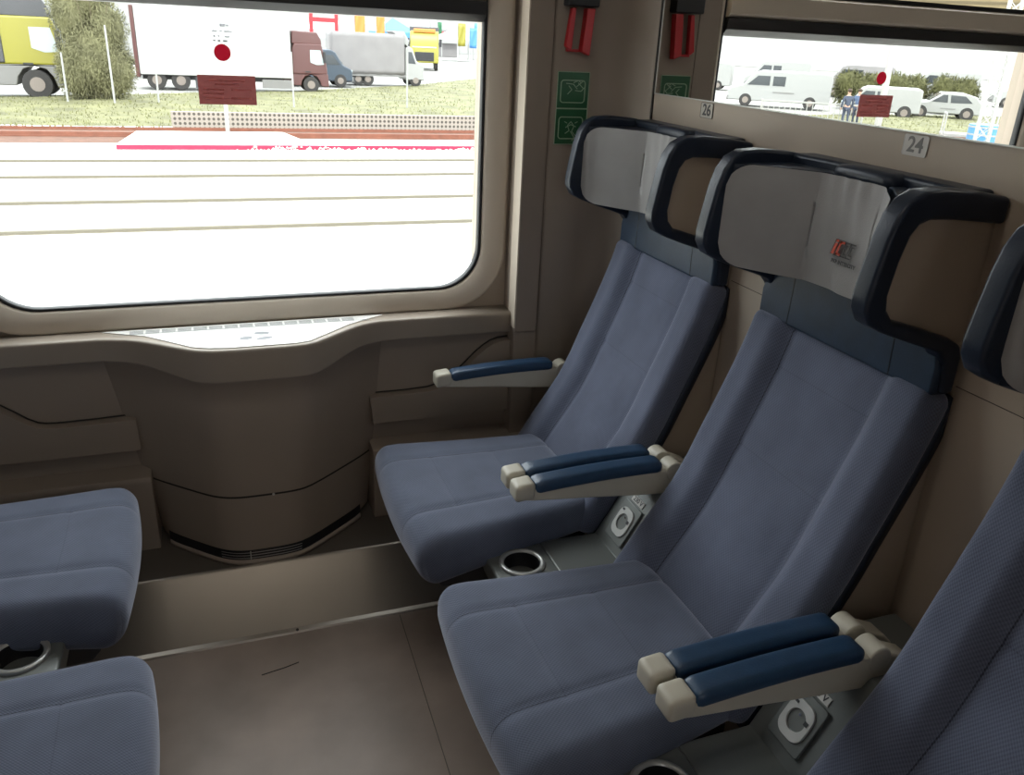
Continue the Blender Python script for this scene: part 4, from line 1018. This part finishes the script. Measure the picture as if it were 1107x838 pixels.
# ---- what the mirror shows: vans, cars, people, railing, masts
van('van', 'white van with dark cab windows at the left of the mirror view', 'van', (-27.9, 40.2, ZG), 37, 5.3, 1.85, white_t)
van('van', 'white van behind the notice plate in the mirror view', 'van', (-30.0, 34.8, ZG), 40, 3.6, 1.45, white_t)
van('car', 'white car at the right of the mirror view', 'car', (-33.9, 34.6, ZG), 40, 3.4, 1.3, white_t, kind='car')
fl = [(1.6, 'van', white_t, 'white van first from the left in the far row seen in the mirror'), (1.9, 'van', white_t, 'white van second in the far row seen in the mirror'), (1.9, 'van', tarp_m, 'grey van in the far row seen in the mirror'),
      (1.8, 'van', white_t, 'white van right of the grey one in the far row'), (1.5, 'car', white_t, 'white car in the far row behind the hedge'), (1.5, 'car', grey_m, 'grey car in the far row behind the hedge'), (1.9, 'van', white_t, 'white van at the far right of the far row')]
far = [(-34.0-4.4*i, 58-3.4*i, *q) for i, q in enumerate(fl)]
for (x, y, H, k, m, lab) in far: van('van' if k == 'van' else 'car', lab, 'van' if k == 'van' else 'car', (x, y, ZG), 40, 4.6, H+.3, m, 'vehicles parked in the far row of the mirror view', k)
t = thing('railing', 'white railing with upright bars, seen in the mirror', 'railing', (-22.2, 30.2, ZG), R(30))
G().box((-2.1, -.03, .86), (2.1, .03, .92)).build('top_rail', post_m, t); G().box((-2.1, -.03, .1), (2.1, .03, .15)).build('bottom_rail', post_m, t)
for k in range(19): G().box((-2.05+k*.225, -.02, .1), (-2.02+k*.225, .02, .9)).build('bar', post_m, t)
for a in (-2.1, 2.05): G().box((a, -.04, 0), (a+.07, .04, .95)).build('post', post_m, t)
t = thing('mast', 'tall white mast behind the notice plate in the mirror', 'mast', (-21.2, 25.2, ZG), R(40))
G().cyl((0, 0, 0), (.05, 0, 4.6), .13, .11, 12).build('pole', post_m, t); G().cyl((0, 0, 0), (0, 0, .12), .25, .22, 12).build('foot', post_g, t)
t = thing('lattice_mast', 'white lattice mast at the right of the mirror view', 'mast', (-22.3, 21.6, ZG), R(40))
for a in (-.2, .2):
    for b in (-.2, .2): G().cyl((a, b, 0), (a*.85, b*.85, 5), .035, n=8).build('upright', post_m, t)
g = G()
for k in range(12):
    z = k*.42
    for s in (-1, 1):
        g.tube([(-.2, s*.2, z), (.2, s*.2, z+.42)], .015, 4); g.tube([(s*.2, -.2, z), (s*.2, .2, z+.42)], .015, 4); g.tube([(.2, s*.2, z), (-.2, s*.2, z+.42)], .015, 4)
g.build('bracing', post_m, t)
t = thing('drum', 'blue drum beside the lattice mast in the mirror view', 'drum', (-23.5, 22.5, ZG))
G().cyl((0, 0, 0), (0, 0, .80), .60, n=24).build('body', blue_t, t, bevel=.02)
g = G()
for z in (.2, .45, .7): g.cyl((0, 0, z), (0, 0, z+.05), .62, n=24)
g.build('hoops', post_m, t)
t = thing('trolley', 'white luggage trolley frame before the white car in the mirror', 'trolley', (-24.6, 24.3, ZG), R(40))
G().box((-.9, -.4, .2), (.9, .4, .32)).build('deck', post_m, t, bevel=.02)
for a in (-.85, .85):
    G().tube([(a, -.38, .3), (a, -.38, 1.0), (a, .38, 1.0), (a, .38, .3)], .03, 6).build('hoop', post_m, t)
for a in (-.6, .6):
    for b in (-.3, .3): G().cyl((a, b-.04, .11), (a, b+.04, .11), .11, n=12).build('wheel', tyre, t)

def person(loc, rz, top, legs, label, lean=0):
    t = thing('person', label, 'person', loc, R(rz))
    def skin_mesh(name, vs, es, rs, mat):
        me = bpy.data.meshes.new(name); me.from_pydata(vs, es, []); o = bpy.data.objects.new(name, me); C.objects.link(o); o.parent = t
        o.modifiers.new('skin', 'SKIN'); ss = o.modifiers.new('sub', 'SUBSURF'); ss.levels = 1; ss.render_levels = 1
        for v, r in zip(me.skin_vertices[0].data, rs): v.radius = (r, r*.85)
        me.skin_vertices[0].data[0].use_root = True; me.materials.append(mat); return o
    J = [(0,0,.92), (0,0,1.12), (0,0,1.38), (0,0,1.48), (0,0,1.60), (0,-.01,1.70),
         (-.18,0,1.40), (-.25,.02,1.12), (-.24,-.08,.88), (-.24,-.10,.80), (.18,0,1.40), (.25,.02,1.12), (.24,-.08,.88), (.24,-.10,.80),
         (-.10,0,.88), (-.11,-.02,.48), (-.11,.02,.08), (-.12,-.13,.04), (.10,0,.88), (.12,.02,.48), (.13,.06,.08), (.14,-.09,.04)]
    E_ = [(0,1),(1,2),(2,3),(3,4),(4,5),(2,6),(6,7),(7,8),(8,9),(2,10),(10,11),(11,12),(12,13),(0,14),(14,15),(15,16),(16,17),(0,18),(18,19),(19,20),(20,21)]
    rs = [.13,.12,.14,.055,.095,.085,.06,.045,.035,.035,.06,.045,.035,.035,.085,.06,.042,.04,.085,.06,.042,.04]
    skin_mesh('body', J, E_, rs, skin)
    skin_mesh('jacket', [(0,0,.90),(0,0,1.12),(0,0,1.36),(-.19,0,1.40),(-.255,.02,1.12),(-.245,-.07,.90),(.19,0,1.40),(.255,.02,1.12),(.245,-.07,.90),(0,0,1.46)], [(0,1),(1,2),(2,3),(3,4),(4,5),(2,6),(6,7),(7,8),(2,9)], [.15,.145,.16,.075,.06,.05,.075,.06,.05,.08], top)
    skin_mesh('trousers', [(0,0,.92),(-.10,0,.86),(-.11,-.02,.48),(-.11,.02,.10),(.10,0,.86),(.12,.02,.48),(.13,.06,.10)], [(0,1),(1,2),(2,3),(0,4),(4,5),(5,6)], [.14,.10,.072,.06,.10,.072,.06], legs)
    V, F = rbox((.19, .21, .16), .075, (8, 8, 8), lambda x, y, z: (x, y+.015, 1.70+z)); mk('hair', V, F, hair_m, t, smooth=True)
    t.scale = (.86, .86, .86)
    return t
person((-23.3, 29.4, ZG), 200, cloth_d, cloth_d, 'person in dark clothes standing by the railing, seen in the mirror')
person((-24.1, 29.7, ZG), 60, cloth_b, cloth_d, 'person in a blue jacket beside the dark clothed one, seen in the mirror')
